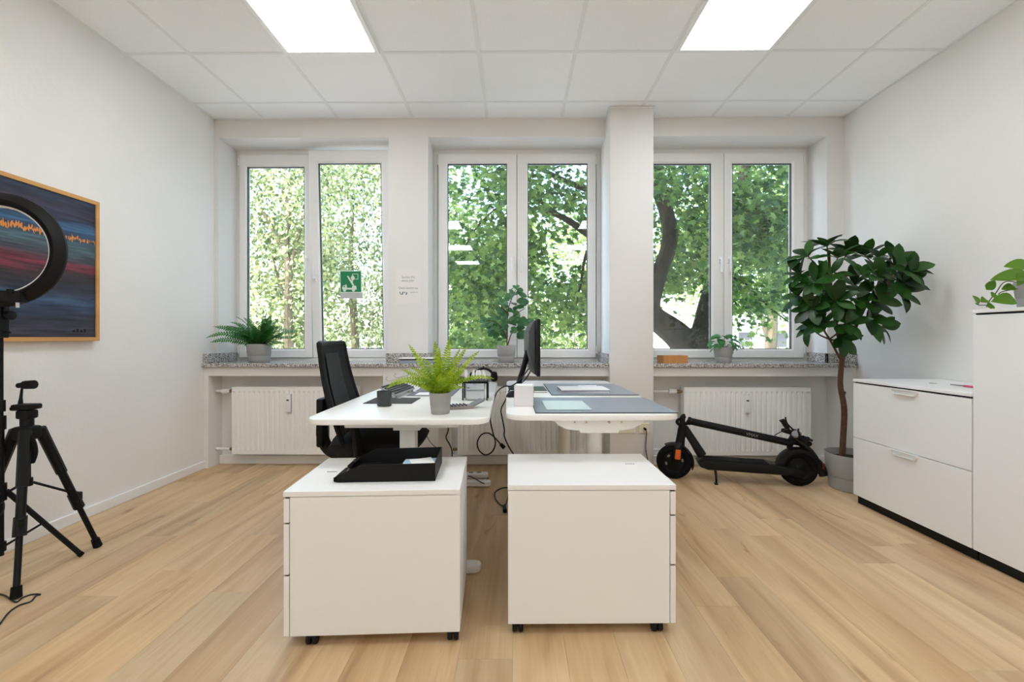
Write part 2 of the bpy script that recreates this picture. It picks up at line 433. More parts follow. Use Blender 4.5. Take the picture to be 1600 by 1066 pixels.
# ------------------------------------------------------------------ windows
def window(n, x0, x1, panes, cx):
    """panes: (glass x0, x1, z0, z1, outer x0, x1, tilt, handle side)"""
    zb = .857
    root = bpy.data.objects.new('window_%d' % n, None); COL.objects.link(root); root.location = ((x0+x1)/2, 4.08, zb); struct(root)
    f = B().rings([(x0, x1, zb, ZT, 4.16), (x0, x1, zb, ZT, 4.08), (x0+.034, x1-.034, zb+.024, ZT-.040, 4.08), (x0+.037, x1-.037, zb+.027, ZT-.043, 4.098), (x0+.055, x1-.055, zb+.041, ZT-.06, 4.098), (x0+.055, x1-.055, zb+.041, ZT-.06, 4.16), (x0, x1, zb, ZT, 4.16)])
    f.box(cx-.018, cx+.018, 4.085, 4.16, zb+.03, ZT-.05)
    f.box(x0, x1, 4.075, 4.085, zb, zb+.014)
    f.build('frame', PVC, root, 0)
    B().box(x0-.03, x1+.03, 4.16, 4.28, zb-.03, zb-.01).build('outer_sill', MGREY, root, 0)
    for (g0, g1, h0, h1, o0, o1, tilt, hs) in panes:
        p0, p1 = zb+.030, ZT-.046
        ox, oz = (o0+o1)/2, p0
        L = lambda X_, Z_: (X_-ox, Z_-oz)
        def rr(a, b_, c_, d_, y): return (a-ox, b_-ox, c_-oz, d_-oz, y)
        s_ = B().rings([rr(o0, o1, p0, p1, .060), rr(o0, o1, p0, p1, .004), rr(o0+.004, o1-.004, p0+.004, p1-.004, 0),
                        rr(g0-.017, g1+.017, h0-.017, h1+.017, 0), rr(g0-.013, g1+.013, h0-.013, h1+.013, .004), rr(g0-.003, g1+.003, h0-.003, h1+.003, .012), rr(g0-.003, g1+.003, h0-.003, h1+.003, .055), rr(o0, o1, p0, p1, .055)])
        me = s_.mesh('sash', PVC, 0)
        so_ = bpy.data.objects.new('sash', me); COL.objects.link(so_); so_.parent = root
        so_.location = V((ox, 4.052 if not tilt else 4.075, oz))-V(root.location)
        so_.rotation_euler = (math.radians(tilt), 0, 0)
        q = B().rings([rr(g0-.003, g1+.003, h0-.003, h1+.003, .0125), rr(g0+.002, g1-.002, h0+.002, h1-.002, .0125), rr(g0+.002, g1-.002, h0+.002, h1-.002, .0385)])
        q.build('gasket', GASK, so_, 0, world=False)
        B().box(g0-.004-ox, g1+.004-ox, .018, .022, h0-.004-oz, h1+.004-oz).build('pane', GLASS, so_, 0, world=False)
        B().rings([rr(o0-.004, o1+.004, p0-.004, p1+.004, .0262), rr(o0+.002, o1-.002, p0+.002, p1-.002, .0262), rr(o0+.002, o1-.002, p0+.002, p1-.002, .03)]).build('shade_line', SHADE, so_, 0, world=False)  # thin grey ring paints the shadow gap between sash and frame
        # handle
        hx = (o1-.036 if hs > 0 else o0+.036)-ox; hz = 1.76-oz if not tilt else 1.60-oz
        h = B().box(hx-.014, hx+.014, -.01, 0, hz-.035, hz+.035, .004)
        h.cyl((hx, -.008, hz), (hx, -.045, hz), .010)
        h.tube([(hx, -.042, hz+.012), (hx, -.048, hz-.03), (hx, -.048, hz-.12)] if not tilt else [(hx, -.042, hz-.012), (hx, -.048, hz+.03), (hx, -.048, hz+.12)], [.009, .011, .010], 10)
        h.build('handle', PVC, so_, world=False)
        hg = B(); ex = (o0-.004 if hs > 0 else o1+.004)-ox
        for zz in (p1-.10-oz, .04):
            hg.cyl((ex, -.006, zz), (ex, -.006, zz+.07), .007)
        hg.build('hinge', PVC if not tilt else CHROME, so_, world=False)
    return root
window(1, -2.512, -1.07, [(-2.408, -1.898, .967, 2.594, -2.476, -1.826, 0, 1), (-1.738, -1.19, .967, 2.60, -1.822, -1.108, 3.1, -1)], -1.824)
window(2, -.737, .756, [(-.607, -.082, .967, 2.617, -.692, .008, 0, 1), (.109, .636, .967, 2.617, .012, .712, 0, -1)], .01)
window(3, 1.098, 2.598, [(1.21, 1.734, .967, 2.612, 1.14, 1.845, 0, 1), (1.927, 2.446, .967, 2.612, 1.849, 2.552, 0, -1)], 1.847)

# ------------------------------------------------------------------ outside
FACM = mat('facade_render', (214, 210, 202), .9, bump=(40, .3, .01))
fa = B()
fa.box(-9, XL-.2, 3.9, 4.22, -1.4, 8); fa.box(XR+.2, 9, 3.9, 4.22, -1.4, 8)
fa.box(XL-.2, XR+.2, 3.9, 4.22, 3.15, 8); fa.box(XL-.2, XR+.2, 4.0, 4.22, -1.4, -.12)
struct(fa.build('wall_facade', FACM, smooth=0))
struct(B().box(-9.3, 9.3, -6, 4.7, 8, 8.3).build('roof', MGREY, smooth=0))
GROUND = mat('pale_paving', (196, 192, 182), .9, var=.12, vscale=.6, bump=(20, .3, .02))
struct(B().box(-60, 60, 4.22, 120, -1.6, -1.4).build('ground', GROUND, smooth=0))

MAPLE_OUT = [(0, -.03), (.16, .02), (.42, -.12), (.36, .12), (.62, .30), (.34, .38), (.30, .52), (.14, .46), (0, 1.0),
             (-.14, .46), (-.30, .52), (-.34, .38), (-.62, .30), (-.36, .12), (-.42, -.12), (-.16, .02)]
OVAL_OUT = [(0, 0), (.28, .3), (.26, .65), (0, 1.0), (-.26, .65), (-.28, .3)]
def leaf_cloud(name, pts, nrm, size, outline, m, parent, seed):
    """one mesh of many flat leaves; pts Nx3, nrm Nx3 facing, size N"""
    rg = np.random.default_rng(seed)
    N = len(pts); K = len(outline)
    o = np.array(outline)
    nrm = nrm/np.linalg.norm(nrm, axis=1, keepdims=True)
    t = rg.normal(size=(N, 3)); t[:, 2] -= 1.2
    t -= nrm*np.sum(t*nrm, axis=1, keepdims=True); t /= np.linalg.norm(t, axis=1, keepdims=True)
    bb_ = np.cross(nrm, t)
    vs = pts[:, None, :]+size[:, None, None]*(o[None, :, 0:1]*bb_[:, None, :]+o[None, :, 1:2]*t[:, None, :]-(np.abs(o[None, :, 0:1])**1.5*.35+o[None, :, 1:2]**2*.12)*nrm[:, None, :])
    me = bpy.data.meshes.new(name)
    me.vertices.add(N*K); me.vertices.foreach_set('co', vs.reshape(-1).astype(np.float32))
    me.loops.add(N*K); me.loops.foreach_set('vertex_index', np.arange(N*K, dtype=np.int32))
    me.polygons.add(N); me.polygons.foreach_set('loop_start', np.arange(0, N*K, K, dtype=np.int32))
    me.update(calc_edges=True); me.validate(); me.materials.append(m)
    ob = bpy.data.objects.new(name, me); COL.objects.link(ob)
    if parent: ob.parent = parent; ob.location = -V(parent.location)
    ob['kind'] = 'stuff'
    return ob
def clumps(rg, centers, per, rad, flat):
    c = np.repeat(np.array(centers), per, axis=0)
    d = rg.normal(size=c.shape)*np.array([rad, rad, rad*flat])
    d[:, 2] -= .35*np.hypot(d[:, 0], d[:, 1])**2/max(rad, .01)*.6
    return c+d
ML = leafmat('maple_leaf', [(48, 82, 44), (76, 116, 60), (112, 148, 76), (150, 178, 96), (64, 104, 54)], .5, .42, spec=.5)
FL1 = leafmat('sunlit_leaf', [(66, 86, 46), (104, 122, 66), (150, 160, 104), (190, 196, 150), (88, 108, 58)], .5, .25, spec=.6)
FL2 = leafmat('hedge_leaf', [(104, 130, 70), (140, 160, 92), (172, 186, 118)], .6, .35)

def big_maple():
    rg = np.random.default_rng(3)
    Y0 = 7.2
    base = aY(1128, 600, Y0); base.z = -1.4
    t = thing('maple_tree', 'broad maple with a dark forked trunk right outside the window beside the pillar', 'tree', base)
    A = lambda px, py, dy=0: aY(px, py, Y0+dy)
    fork = A(1085, 548)
    tr = B().tube([(base.x+.05, base.y, -1.42), (base.x+.02, base.y, -.4), A(1106, 580), A(1092, 548), A(1075, 520)], [.62, .52, .50, .44, .26], 14)
    tr.build('trunk', BARK, t)
    limbs = [
        ([A(1110, 590), A(1062, 528), A(1018, 488), A(1026, 440, -.1), A(1046, 380, -.1), A(1042, 335, -.1), A(1026, 285, -.1), A(1018, 235, -.1), A(1012, 150)], [.40, .30, .22, .17, .16, .15, .15, .14, .12]),
        ([A(1096, 560), A(1102, 500), A(1116, 440, .1), A(1135, 380, .2), A(1158, 300, .2), A(1168, 240, .2), A(1175, 150, .3)], [.34, .22, .18, .15, .13, .12, .1]),
        ([A(1030, 430), A(985, 395, -.2), A(930, 372, -.3), A(880, 340, -.4), A(846, 330, -.5)], [.10, .09, .085, .06, .03]),
        ([A(1022, 290), A(965, 310, 0), A(915, 295, 0), A(872, 278, 0), A(820, 250, 0)], [.09, .08, .07, .06, .04]),
        ([A(930, 372, -.3), A(915, 400, -.3), A(908, 440, -.3), A(900, 480, -.3)], [.04, .035, .025, .015]),
        ([A(1130, 400, .1), A(1165, 365), A(1200, 335), A(1240, 310), A(1290, 280)], [.05, .03, .025, .02, .015]),
        ([A(1120, 430), A(1160, 440), A(1200, 478), A(1238, 508)], [.03, .022, .02, .012]),
        ([A(1046, 370), A(1080, 362), A(1112, 350), A(1150, 340)], [.03, .02, .018, .012]),
        ([A(880, 340, -.4), A(820, 300, -.4), A(770, 275, -.4), A(735, 255, -.4)], [.04, .03, .025, .015]),
        ([A(820, 300, -.4), A(770, 330, -.4), A(735, 370, -.4), A(715, 420, -.4)], [.025, .02, .016, .01]),
    ]
    for p, r_ in limbs: B().tube(p, [q*.74 for q in r_], 10, 5).build('limb', BARK, t)
    # leaf sprays
    cs = []
    def spray(n_, x0, x1, z0, z1, y0, y1):
        for _ in range(n_): cs.append((R.uniform(x0, x1), R.uniform(y0, y1), R.uniform(z0, z1)))
    spray(330, -1.25, 5.2, 1.9, 5.6, 6.0, 9.2)
    spray(120, -1.2, .2, .9, 2.6, 6.2, 8.0)
    spray(60, .2, 2.0, 1.0, 2.2, 6.6, 8.6)
    spray(110, 2.2, 5.2, .9, 2.4, 6.4, 8.6)
    spray(40, -1.4, 4.5, 3.2, 4.4, 5.6, 6.4)
    spray(40, 2.0, 4.2, 2.0, 3.2, 5.4, 6.2)
    keep = []
    for c in cs:
        px = 806+711*c[0]/c[1]; py = 527-711*(c[2]-HC)/c[1]
        # sky holes and the open fork
        if 1052 < px < 1100 and 420 < py < 515: continue
        if 700 < px < 745 and 325 < py < 390: continue
        if 840 < px < 915 and 350 < py < 450 and R.random() < .7: continue
        if 760 < px < 800 and 380 < py < 470 and R.random() < .6: continue
        if py > 470 and R.random() < .35: continue
        if R.random() < (.30 if px < 950 else .2): continue
        keep.append(c)
    P_ = clumps(rg, keep, 72, .27, .40)
    qx = 806+711*P_[:, 0]/P_[:, 1]; qy = 527-711*(P_[:, 2]-HC)/P_[:, 1]
    # nothing grows in front of the fork or the bare lower limbs
    limb = (np.abs(qx-np.interp(qy, [150, 235, 285, 335, 380, 440, 488], [1012, 1018, 1026, 1042, 1046, 1026, 1018])) < 17) & (qy > 318) & (P_[:, 1] < 7.3)
    fork_ = (qx > 1000) & (qx < 1118) & (qy > 455) & (P_[:, 1] < 8.2)
    gap = (qx > 1066) & (qx < 1104) & (qy > 415) & (qy < 512) & (rg.random(len(qx)) < .55)
    bough = (qx > 868) & (qx < 935) & (np.abs(qy-(338+(qx-880)*.58)) < 11) & (P_[:, 1] < 7.0)
    low = (qy > 488) & (qx > 1000) & (rg.random(len(qx)) < .75)
    P_ = P_[~(limb | fork_ | gap | bough | low)]
    nrm = rg.normal(size=P_.shape)*.55+np.array([0, -.75, .55])
    sz = rg.uniform(.060, .118, len(P_))
    leaf_cloud('foliage', P_, nrm, sz, MAPLE_OUT, ML, t, 5)
    return t
big_maple()

def crown_tree(name, label, px, Y0, trunk, m, lm, boxes, per, rad, size, seed, outline=OVAL_OUT, flat=.8):
    rg = np.random.default_rng(seed)
    b0 = aY(px, 527, Y0); b0.z = -1.4
    t = thing(name, label, 'tree', b0, 0, 'trees beyond the windows')
    for i, (p, r_) in enumerate(trunk):
        pts = [aY(a, b_, Y0) for a, b_ in p]
        if i == 0: pts = [b0]+pts; r_ = [r_[0]*1.15]+r_
        B().tube(pts, r_, 9, 5).build('trunk' if i == 0 else 'branch', m, t)
    cs = []
    for (n_, x0, x1, z0, z1, y0, y1) in boxes:
        cs += [(R.uniform(x0, x1), R.uniform(y0, y1), R.uniform(z0, z1)) for _ in range(n_)]
    P_ = clumps(rg, cs, per, rad, flat)
    nrm = rg.normal(size=P_.shape)*.8+np.array([0, -.5, .5])
    leaf_cloud('foliage', P_, nrm, rg.uniform(size*.7, size*1.3, len(P_)), outline, lm, t, seed+1)
    return t
# sunlit tree seen through the left window, thin forked trunk
crown_tree('sunlit_tree', 'sunlit pale green tree with a thin forked trunk outside the window with the fern', 450, 13.0,
           [([(452, 560), (450, 480), (452, 430), (446, 395), (430, 365), (408, 325)], [.13, .12, .11, .09, .07, .04]),
            ([(450, 440), (448, 380), (452, 330), (440, 290)], [.08, .06, .05, .03]),
            ([(452, 425), (466, 370), (474, 320)], [.05, .04, .02]),
            ([(450, 470), (436, 440), (425, 400)], [.05, .04, .02])],
           BARKL, FL1, [(165, -9.2, -5.4, -.2, 7.6, 12.6, 14.6)], 105, .38, .125, 21)
crown_tree('sunlit_tree', 'dense sunlit tree behind the green rescue sign', 545, 17.5,
           [([(555, 560), (552, 480), (548, 400), (552, 320)], [.16, .14, .1, .05])],
           BARKL, FL1, [(190, -8.6, -2.6, -.6, 9.0, 16.4, 18.4)], 108, .50, .155, 31)
crown_tree('sunlit_tree', 'bright tree far behind the maple, seen through the middle window', 800, 23.0,
           [([(820, 560), (815, 500), (818, 440)], [.2, .18, .1])],
           BARKL, FL2, [(420, -4.6, 6.5, -.6, 7.5, 22.6, 26.0)], 60, .5, .17, 41)
crown_tree('slender_tree', 'slender twin-trunk tree low behind the maple, seen beside the large house plant', 1205, 12.0,
           [([(1204, 552), (1206, 520), (1208, 480), (1214, 440)], [.15, .14, .12, .06]), ([(1202, 548), (1192, 500), (1178, 470), (1160, 440)], [.07, .06, .05, .03])],
           BARKL, FL2, [(150, 4.6, 9.0, 2.2, 6.0, 11.5, 14.5)], 60, .34, .13, 51)
# far pale house and low fence glimpsed under the leaves
hb = thing('pale_house', 'overexposed pale house far behind the trees', 'building', (14, 40, -1.4))
B().box(6, 26, 40, 48, -1.4, 2.2).build('wall', mat('pale_render', (238, 238, 236), .9), hb, 0)
rf = B().prism([(39.3, 2.2), (48.7, 2.2), (44, 5)], 5.6, 26.4, MX(((0, 0, 1, 0), (1, 0, 0, 0), (0, 1, 0, 0), (0, 0, 0, 1)))).build('roof', mat('grey_roof', (150, 148, 146), .9), hb, 0)
for k in range(6): B().box(7.5+3*k, 8.7+3*k, 39.95, 40.02, .2, 1.5, .01).build('window', GASK, hb, 0)
fn = thing('metal_fence', 'thin pale railing far behind the maple trunk', 'fence', (6, 20, -1.4))
for k in range(24): B().cyl((5+.25*k, 20, -1.4), (5+.25*k, 20, 1.0), .02, n=6).build('post', MGREY, fn)
for z in (-.9, .9): B().box(4.9, 10.9, 19.98, 20.02, z, z+.04).build('rail', MGREY, fn, 0)
#--MARK-INTERIOR--

# ------------------------------------------------------------------ radiators
def radiator(x0, x1, label, pipe_x, px_m):
    yf, z0, z1 = 3.735, .102, .655
    t = thing('radiator', label, 'radiator', ((x0+x1)/2, 3.78, .1), 0, 'panel radiators in the niches below the sills')
    n_ = round((x1-x0-.04)/.0415); pit = (x1-x0-.04)/n_
    xs_ = [x0, x0+.004]; dep = [0, 0]
    for i in range(n_):
        b0 = x0+.02+i*pit
        for f_, d_ in ((.0, 0), (.16, 1), (.62, 1), (.80, 0)): xs_.append(b0+f_*pit); dep.append(d_)
    xs_ += [x1-.004, x1]; dep += [0, 0]
    zs_ = [(z0, 0), (z0+.035, 0), (z0+.05, 1), (z1-.045, 1), (z1-.03, 0), (z1, 0)]
    vs, fs = [], []
    for z, k in zs_:
        for x_, d_ in zip(xs_, dep): vs.append((x_, yf+(.0 if not k else (-.002 if d_ else .0065)), z))
    m_ = len(xs_)
    for a in range(len(zs_)-1):
        for c_ in range(m_-1): fs.append([a*m_+c_, a*m_+c_+1, (a+1)*m_+c_+1, (a+1)*m_+c_])
    p = B().add(vs, fs); p.build('front_panel', RADM, t, 20)
    B().box(x0, x1, yf+.010, yf+.016, z0, z1).box(x0+.01, x1-.01, yf+.07, yf+.085, z0, z1, .004).build('back_panel', RADM, t, 0)
    for a in (x0-.002, x1-.002): B().box(a, a+.004, yf-.001, yf+.088, z0+.005, z1+.004, .001).build('side_cover', RADM, t, 0)
    g = B()
    for k in range(int((x1-x0)/.02)): g.box(x0+.008+k*.02, x0+.016+k*.02, yf+.006, yf+.08, z1, z1+.005)
    g.box(x0, x1, yf-.001, yf+.008, z1, z1+.006, .001); g.box(x0, x1, yf+.078, yf+.086, z1, z1+.006, .001)
    g.build('top_grille', RADM, t, 0)
    # valve, thermostat and pipes on the left
    zt, zb_ = z1-.035, z0+.035
    B().cyl((x0, yf+.05, zt), (x0-.03, yf+.05, zt), .011).cyl((x0-.02, yf+.05, zt), (x0-.045, yf+.05, zt), .015).build('valve', BRASS, t)
    B().cyl((x0, yf+.05, zb_), (x0-.045, yf+.05, zb_), .012).box(x0-.035, x0-.02, yf+.03, yf+.06, zb_-.012, zb_+.012, .003).build('valve', BRASS, t)
    B().lathe([(.013, 0), (.02, .006), (.021, .03), (.0235, .04), (.0225, .065), (.012, .072), (0, .072)], 20, frame_M((0, 0, 0), (1, 0, 0)) @ MX.Identity(4) if 0 else MX.Translation((x0-.045, yf+.05, zt)) @ MX.Rotation(-PI/2, 4, 'Y')).build('thermostat', PVC, t)
    B().cyl((x0-.1, yf+.05, zt), (pipe_x, yf+.05, zt), .010).build('pipe', PVC, t)
    B().cyl((x0-.045, yf+.05, zb_), (pipe_x, yf+.05, zb_), .010).build('pipe', PVC, t)
    mx_ = px_m
    h = B().box(mx_-.019, mx_+.019, yf-.026, yf-.003, .455, .60, .004, 2); hm = h.build('heat_meter', PVC, t)
    B().box(mx_+.0185, mx_+.0215, yf-.012, yf-.002, .45, .602).build('shade_strip', SHADE, hm, 0)  # grey strip paints the meter's shadow on its right side
    B().box(mx_-.011, mx_+.010, yf-.0275, yf-.0255, .548, .56).build('display', GASK, hm, 0)
    return t
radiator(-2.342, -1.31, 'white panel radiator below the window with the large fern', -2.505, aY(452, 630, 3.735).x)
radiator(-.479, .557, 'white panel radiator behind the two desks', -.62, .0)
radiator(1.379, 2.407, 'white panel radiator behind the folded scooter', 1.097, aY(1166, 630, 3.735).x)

# ------------------------------------------------------------------ desks
def rrect(hx, hy, r, n=7):
    p = []
    for cx, cy, a0 in ((hx-r, hy-r, 0), (-hx+r, hy-r, 90), (-hx+r, -hy+r, 180), (hx-r, -hy+r, 270)):
        for k in range(n+1):
            a = math.radians(a0+90*k/n); p.append((cx+r*math.cos(a), cy+r*math.sin(a)))
    return p
def desk(label, cx, cy, hx, hy, z, rot, style):
    t = thing('desk', label, 'desk', (cx, cy, 0), math.radians(rot), 'height-adjustable white desks')
    B().prism(rrect(hx, hy, .085), z-.026, z, bev=.006, seg=2).build('desktop', DESKM, t, 40, world=False)
    for k, yy in (('a', -hy+.17), ('b', hy-.24)):
        xo = .02 if style == 0 else .03
        c = B()
        if style == 0:
            c.box(xo-.035, xo+.035, yy-.035, yy+.035, .36, z-.07, .006, 2); c.box(xo-.042, xo+.042, yy-.042, yy+.042, .03, .42, .006, 2)
        else:
            c.cyl((xo, yy, .36), (xo, yy, z-.07), .037, n=24); c.cyl((xo, yy, .03), (xo, yy, .42), .043, n=24)
        c.build('column', DESKM, t, 40, world=False)
        B().prism(rrect(.33, .036, .034), .004, .036, MX.Translation((xo, yy, 0)), .006, 2).build('foot', DESKM, t, 40, world=False)
        b_ = B()
        if style == 0:
            b_.box(-hx+.14, hx-.14, yy-.06, yy+.03, z-.058, z-.026, .002)
            b_.box(xo-.06, xo+.06, yy-.05, yy+.05, z-.072, z-.05, .002)
        else:
            pr = []
            L_ = .208
            pr = [(-L_, 0), (L_, 0), (L_-.02, -.026), (L_-.06, -.046), (L_-.1, -.052), (.09, -.052), (.085, -.064), (-.085, -.064), (-.09, -.052), (-L_+.1, -.052), (-L_+.06, -.046), (-L_+.02, -.026)]
            b_.prism(pr, -.12, .03, MX(((1, 0, 0, xo), (0, 0, 1, yy), (0, 1, 0, z-.026), (0, 0, 0, 1))), .002)
        bo = b_.build('bracket', DESKM, t, 30, world=False)
        if style == 1:
            s_ = B()
            for sx in (-.11, -.06, .045, .10): s_.cyl((xo+sx, yy-.1225, z-.040), (xo+sx, yy-.120, z-.040), .006 if abs(sx) < .08 else .004, n=10)
            s_.build('screw', CHROME, bo, world=False)
    B().box(.0, .05, -hy+.17, hy-.24, z-.066, z-.03, .003).build('crossbar', DESKM, t, 0, world=False)
    return t
desk('white desk holding the bright potted fern, pushed to the office chair', -.520, 2.708, .393, .802, .725, 1.0, 0)
desk('white desk holding the monitor and two grey desk pads', .330, 2.785, .388, .795, .730, 1.0, 1)
ZL, ZR = .725, .730

# ------------------------------------------------------------------ pedestals
def pedestal(label, loc, rot, side):
    t = thing('pedestal', label, 'pedestal', loc, math.radians(rot), 'mobile drawer pedestals on castors')
    W_, D_, z0, z1 = .604, .435, .04, .539     # W_ runs across the picture
    s_ = side                                    # drawers on this end
    xa, xb = (-W_/2+.022, W_/2) if s_ < 0 else (-W_/2, W_/2-.022)
    B().box(xa, xb, 0, D_, z0, z1-.021, .0012).build('body', WHITE, t, 0, world=False)
    B().box(-W_/2-.001, W_/2+.001, -.001, D_+.001, z1-.019, z1, .0015).build('top', WHITE, t, 0, world=False)
    xo0, xo1 = (-W_/2, -W_/2+.019) if s_ < 0 else (W_/2-.019, W_/2)
    cuts = [z1-.024, z1-.112, z1-.291, z0]
    for k in range(3):
        d = B().box(xo0, xo1, .001, D_-.001, cuts[k+1]+.004 if k < 2 else cuts[k+1], cuts[k]-.002, .001).build('drawer', WHITE, t, 0, world=False)
        g = B().box(xo0+.004, xo1-.002, .004, D_-.004, cuts[k]-.001, cuts[k]+.001).build('grip_edge', GASK, d, 0, world=False)
    for cx, cy in ((-W_/2+(.09 if s_ < 0 else .035), .024), (W_/2-(.025 if s_ < 0 else .062), .024), (-W_/2+.075, D_-.05), (W_/2-.06, D_-.05)):
        c = B()
        for dx in (-.011, .011): c.lathe([(.004, -.008), (.016, -.008), (.0185, -.005), (.0185, .005), (.016, .008), (.004, .008)], 18, MX.Translation((cx+dx, cy, .0185)) @ MX.Rotation(PI/2, 4, 'Y'))
        c.box(cx-.02, cx+.02, cy-.012, cy+.012, .022, .036, .004); c.cyl((cx, cy, .03), (cx, cy, .041), .008)
        c.build('caster', BLACK, t, world=False)
    lx, ly = (-W_/2+.085, .225) if s_ < 0 else (W_/2-.095, .265)
    pr = B()
    for k in range(5): pr.box(lx-.018+k*.008, lx-.012+k*.008, ly, ly+.007, z1+.0001, z1+.0004)
    pr.build('printed_mark', BLACK, t, 0, world=False)
    return t
pedestal('white pedestal carrying the black letter tray', (-.497, 1.572, 0), 3.0, -1)
pedestal('white pedestal with a bare top, below the monitor desk', (.274, 1.637, 0), 1.0, 1)

# letter tray on the pedestal
t = thing('letter_tray', 'black letter tray with papers on the pedestal near the office chair', 'letter tray', (-.475, 1.665, .539), math.radians(3.5))
W_, D_, H_ = .178, .25, .066
b_ = B().box(-W_, W_, 0, D_, .004, .007)
XYZ = MX(((1, 0, 0, 0), (0, 0, 1, 0), (0, 1, 0, 0), (0, 0, 0, 1)))
side = [(-W_-.012, .004), (-W_+.005, 0), (W_, 0), (W_, H_), (-W_+.085, H_-.004), (-W_+.055, H_-.018), (-W_-.012, .018)]
b_.prism(side, 0, .004, XYZ); b_.prism(side, D_-.004, D_, XYZ)
b_.box(W_-.003, W_, 0, D_, 0, H_)
for y0_, y1_ in ((0, .085), (D_-.085, D_)):
    b_.prism([(-W_-.012, .004), (-W_, .004), (-W_+.02, .03), (-W_+.008, .032), (-W_-.012, .016)], y0_, y1_, XYZ)
b_.build('tray', BLACK, t, 0, world=False)
BLUEP = mat('pale_blue_paper', (176, 208, 226), .7)
solo(B().box(-.15, .14, .012, .14, .0075, .0095), 'paper_sheet', PAPER, 'white sheets lying lowest in the black letter tray', 'paper', t.location, t.rotation_euler.z, None, 0)
solo(B().box(-.07, .07, -.1, .1, 0, .010, .001, M=MX.Translation((.098, .135, .0125)) @ MX.Rotation(math.radians(-1.5), 4, 'Y')), 'brochure', BLUEP, 'pale blue brochures propped at the closed end of the black letter tray', 'brochure', t.location, t.rotation_euler.z, None, 0)
solo(B().box(-.045, .045, -.07, .07, 0, .002, .0005, M=MX.Translation((.112, .155, .0245)) @ MX.Rotation(math.radians(-1.5), 4, 'Y') @ MX.Rotation(math.radians(18), 4, 'Z')), 'folded_note', PAPER, 'folded white note on the blue brochures in the letter tray', 'paper', t.location, t.rotation_euler.z, None, 0)

# ------------------------------------------------------------------ office chair
t = thing('office_chair', 'black swivel chair with a tall mesh back, facing the fern desk', 'office chair', (-.82, 2.56, 0), math.radians(2))
def back_pt(u, v):   # u -1..1 across (local y), v 0..1 up
    wv = .235-.03*v-.035*max(0, v-.35)
    return V((-.095-.135*v-.022*math.sin(v*3)+.035*u*u*(1-.3*v), u*wv, .50+.535*v))
n_u, n_v = 10, 14
vs = [back_pt(-1+2*i/n_u, j/n_v) for j in range(n_v+1) for i in range(n_u+1)]
vs2 = [p+V((-.012, 0, 0)) for p in vs]
fs = []
for j in range(n_v):
    for i in range(n_u):
        a = j*(n_u+1)+i; fs.append([a, a+1, a+n_u+2, a+n_u+1])
N_ = len(vs)
fs2 = [[q+N_ for q in f[::-1]] for f in fs]
bk = B().add(vs+vs2, fs+fs2)
bk.build('backrest', MESHB, t, 40, world=False)
fr = B()
loop = [back_pt(-1, j/10) for j in range(11)]+[back_pt(-1+2*i/6, 1) for i in range(1, 6)]+[back_pt(1, 1-j/10) for j in range(11)]
fr.tube([p+V((-.006, 0, 0)) for p in loop], .014, 8, 2); fr.build('back_frame', BLACK, t, world=False)
ins = B()
ins.add([back_pt(u, v)+V((.006, 0, 0)) for v in (.1, .35, .6, .9) for u in (-.55, -.2, .2, .5)], [[j*4+i, j*4+i+1, j*4+i+5, j*4+i+4] for j in range(3) for i in range(3)])
ins.build('lumbar_panel', mat('grey_lumbar_mesh', (36, 36, 38), .75, bump=(300, .4, .002)), t, 40, world=False)
sp = B().tube([(-.05, 0, .42), (-.20, 0, .42), (-.265, 0, .50), (-.265, 0, .64), (-.255, 0, .72)], [.03, .034, .034, .03, .026], 10, 5); sp.box(-.285, -.245, -.055, .055, .46, .73, .012, 2)
sp.build('back_support', BLACK, t, world=False)
se = B()
prof = [(-.17, .0), (-.2, .03), (-.18, .07), (-.05, .075), (.15, .078), (.24, .07), (.285, .035), (.27, .005), (.2, -.01)]
for sy in (1,):
    vs = []; 
    for k in range(9):
        y_ = -.245+.49*k/8; e_ = 1-.10*abs(2*k/8-1)**3
        vs += [(x_*e_+.03, y_, .475+z_*(1-.35*abs(2*k/8-1)**4)) for x_, z_ in prof]
    m_ = len(prof); fs = []
    for k in range(8):
        for i in range(m_): fs.append([k*m_+i, k*m_+(i+1) % m_, (k+1)*m_+(i+1) % m_, (k+1)*m_+i])
    fs += [list(range(m_)), [8*m_+i for i in range(m_)][::-1]]
    se.add(vs, fs)
se.build('seat', mat('black_seat_fabric', (20, 20, 21), .85, bump=(250, .3, .002)), t, 50, world=False)
B().box(-.13, .18, -.16, .16, .425, .468, .015, 2).build('seat_mechanism', BLACK, t, world=False)
for sy in (-1, 1):
    a_ = B().tube([(.02, sy*.16, .445), (.02, sy*.27, .445), (.02, sy*.285, .50), (-.0, sy*.285, .64)], [.022, .024, .024, .022], 8, 4)
    ao = a_.build('armrest', BLACK, t, world=False)
    B().box(-.12, .13, sy*.285-.04, sy*.285+.04, .635, .662, .012, 3).build('arm_pad', RUBBER, ao, world=False)
B().tube([(.05, -.16, .44), (.05, -.31, .435)], [.006, .006], 8, 0).box(.03, .07, -.335, -.30, .428, .442, .004).build('lever', BLACK, t, world=False)
B().cyl((0, 0, .12), (0, 0, .43), .026).cyl((0, 0, .07), (0, 0, .26), .034).build('gas_lift', BLACK, t, world=False)
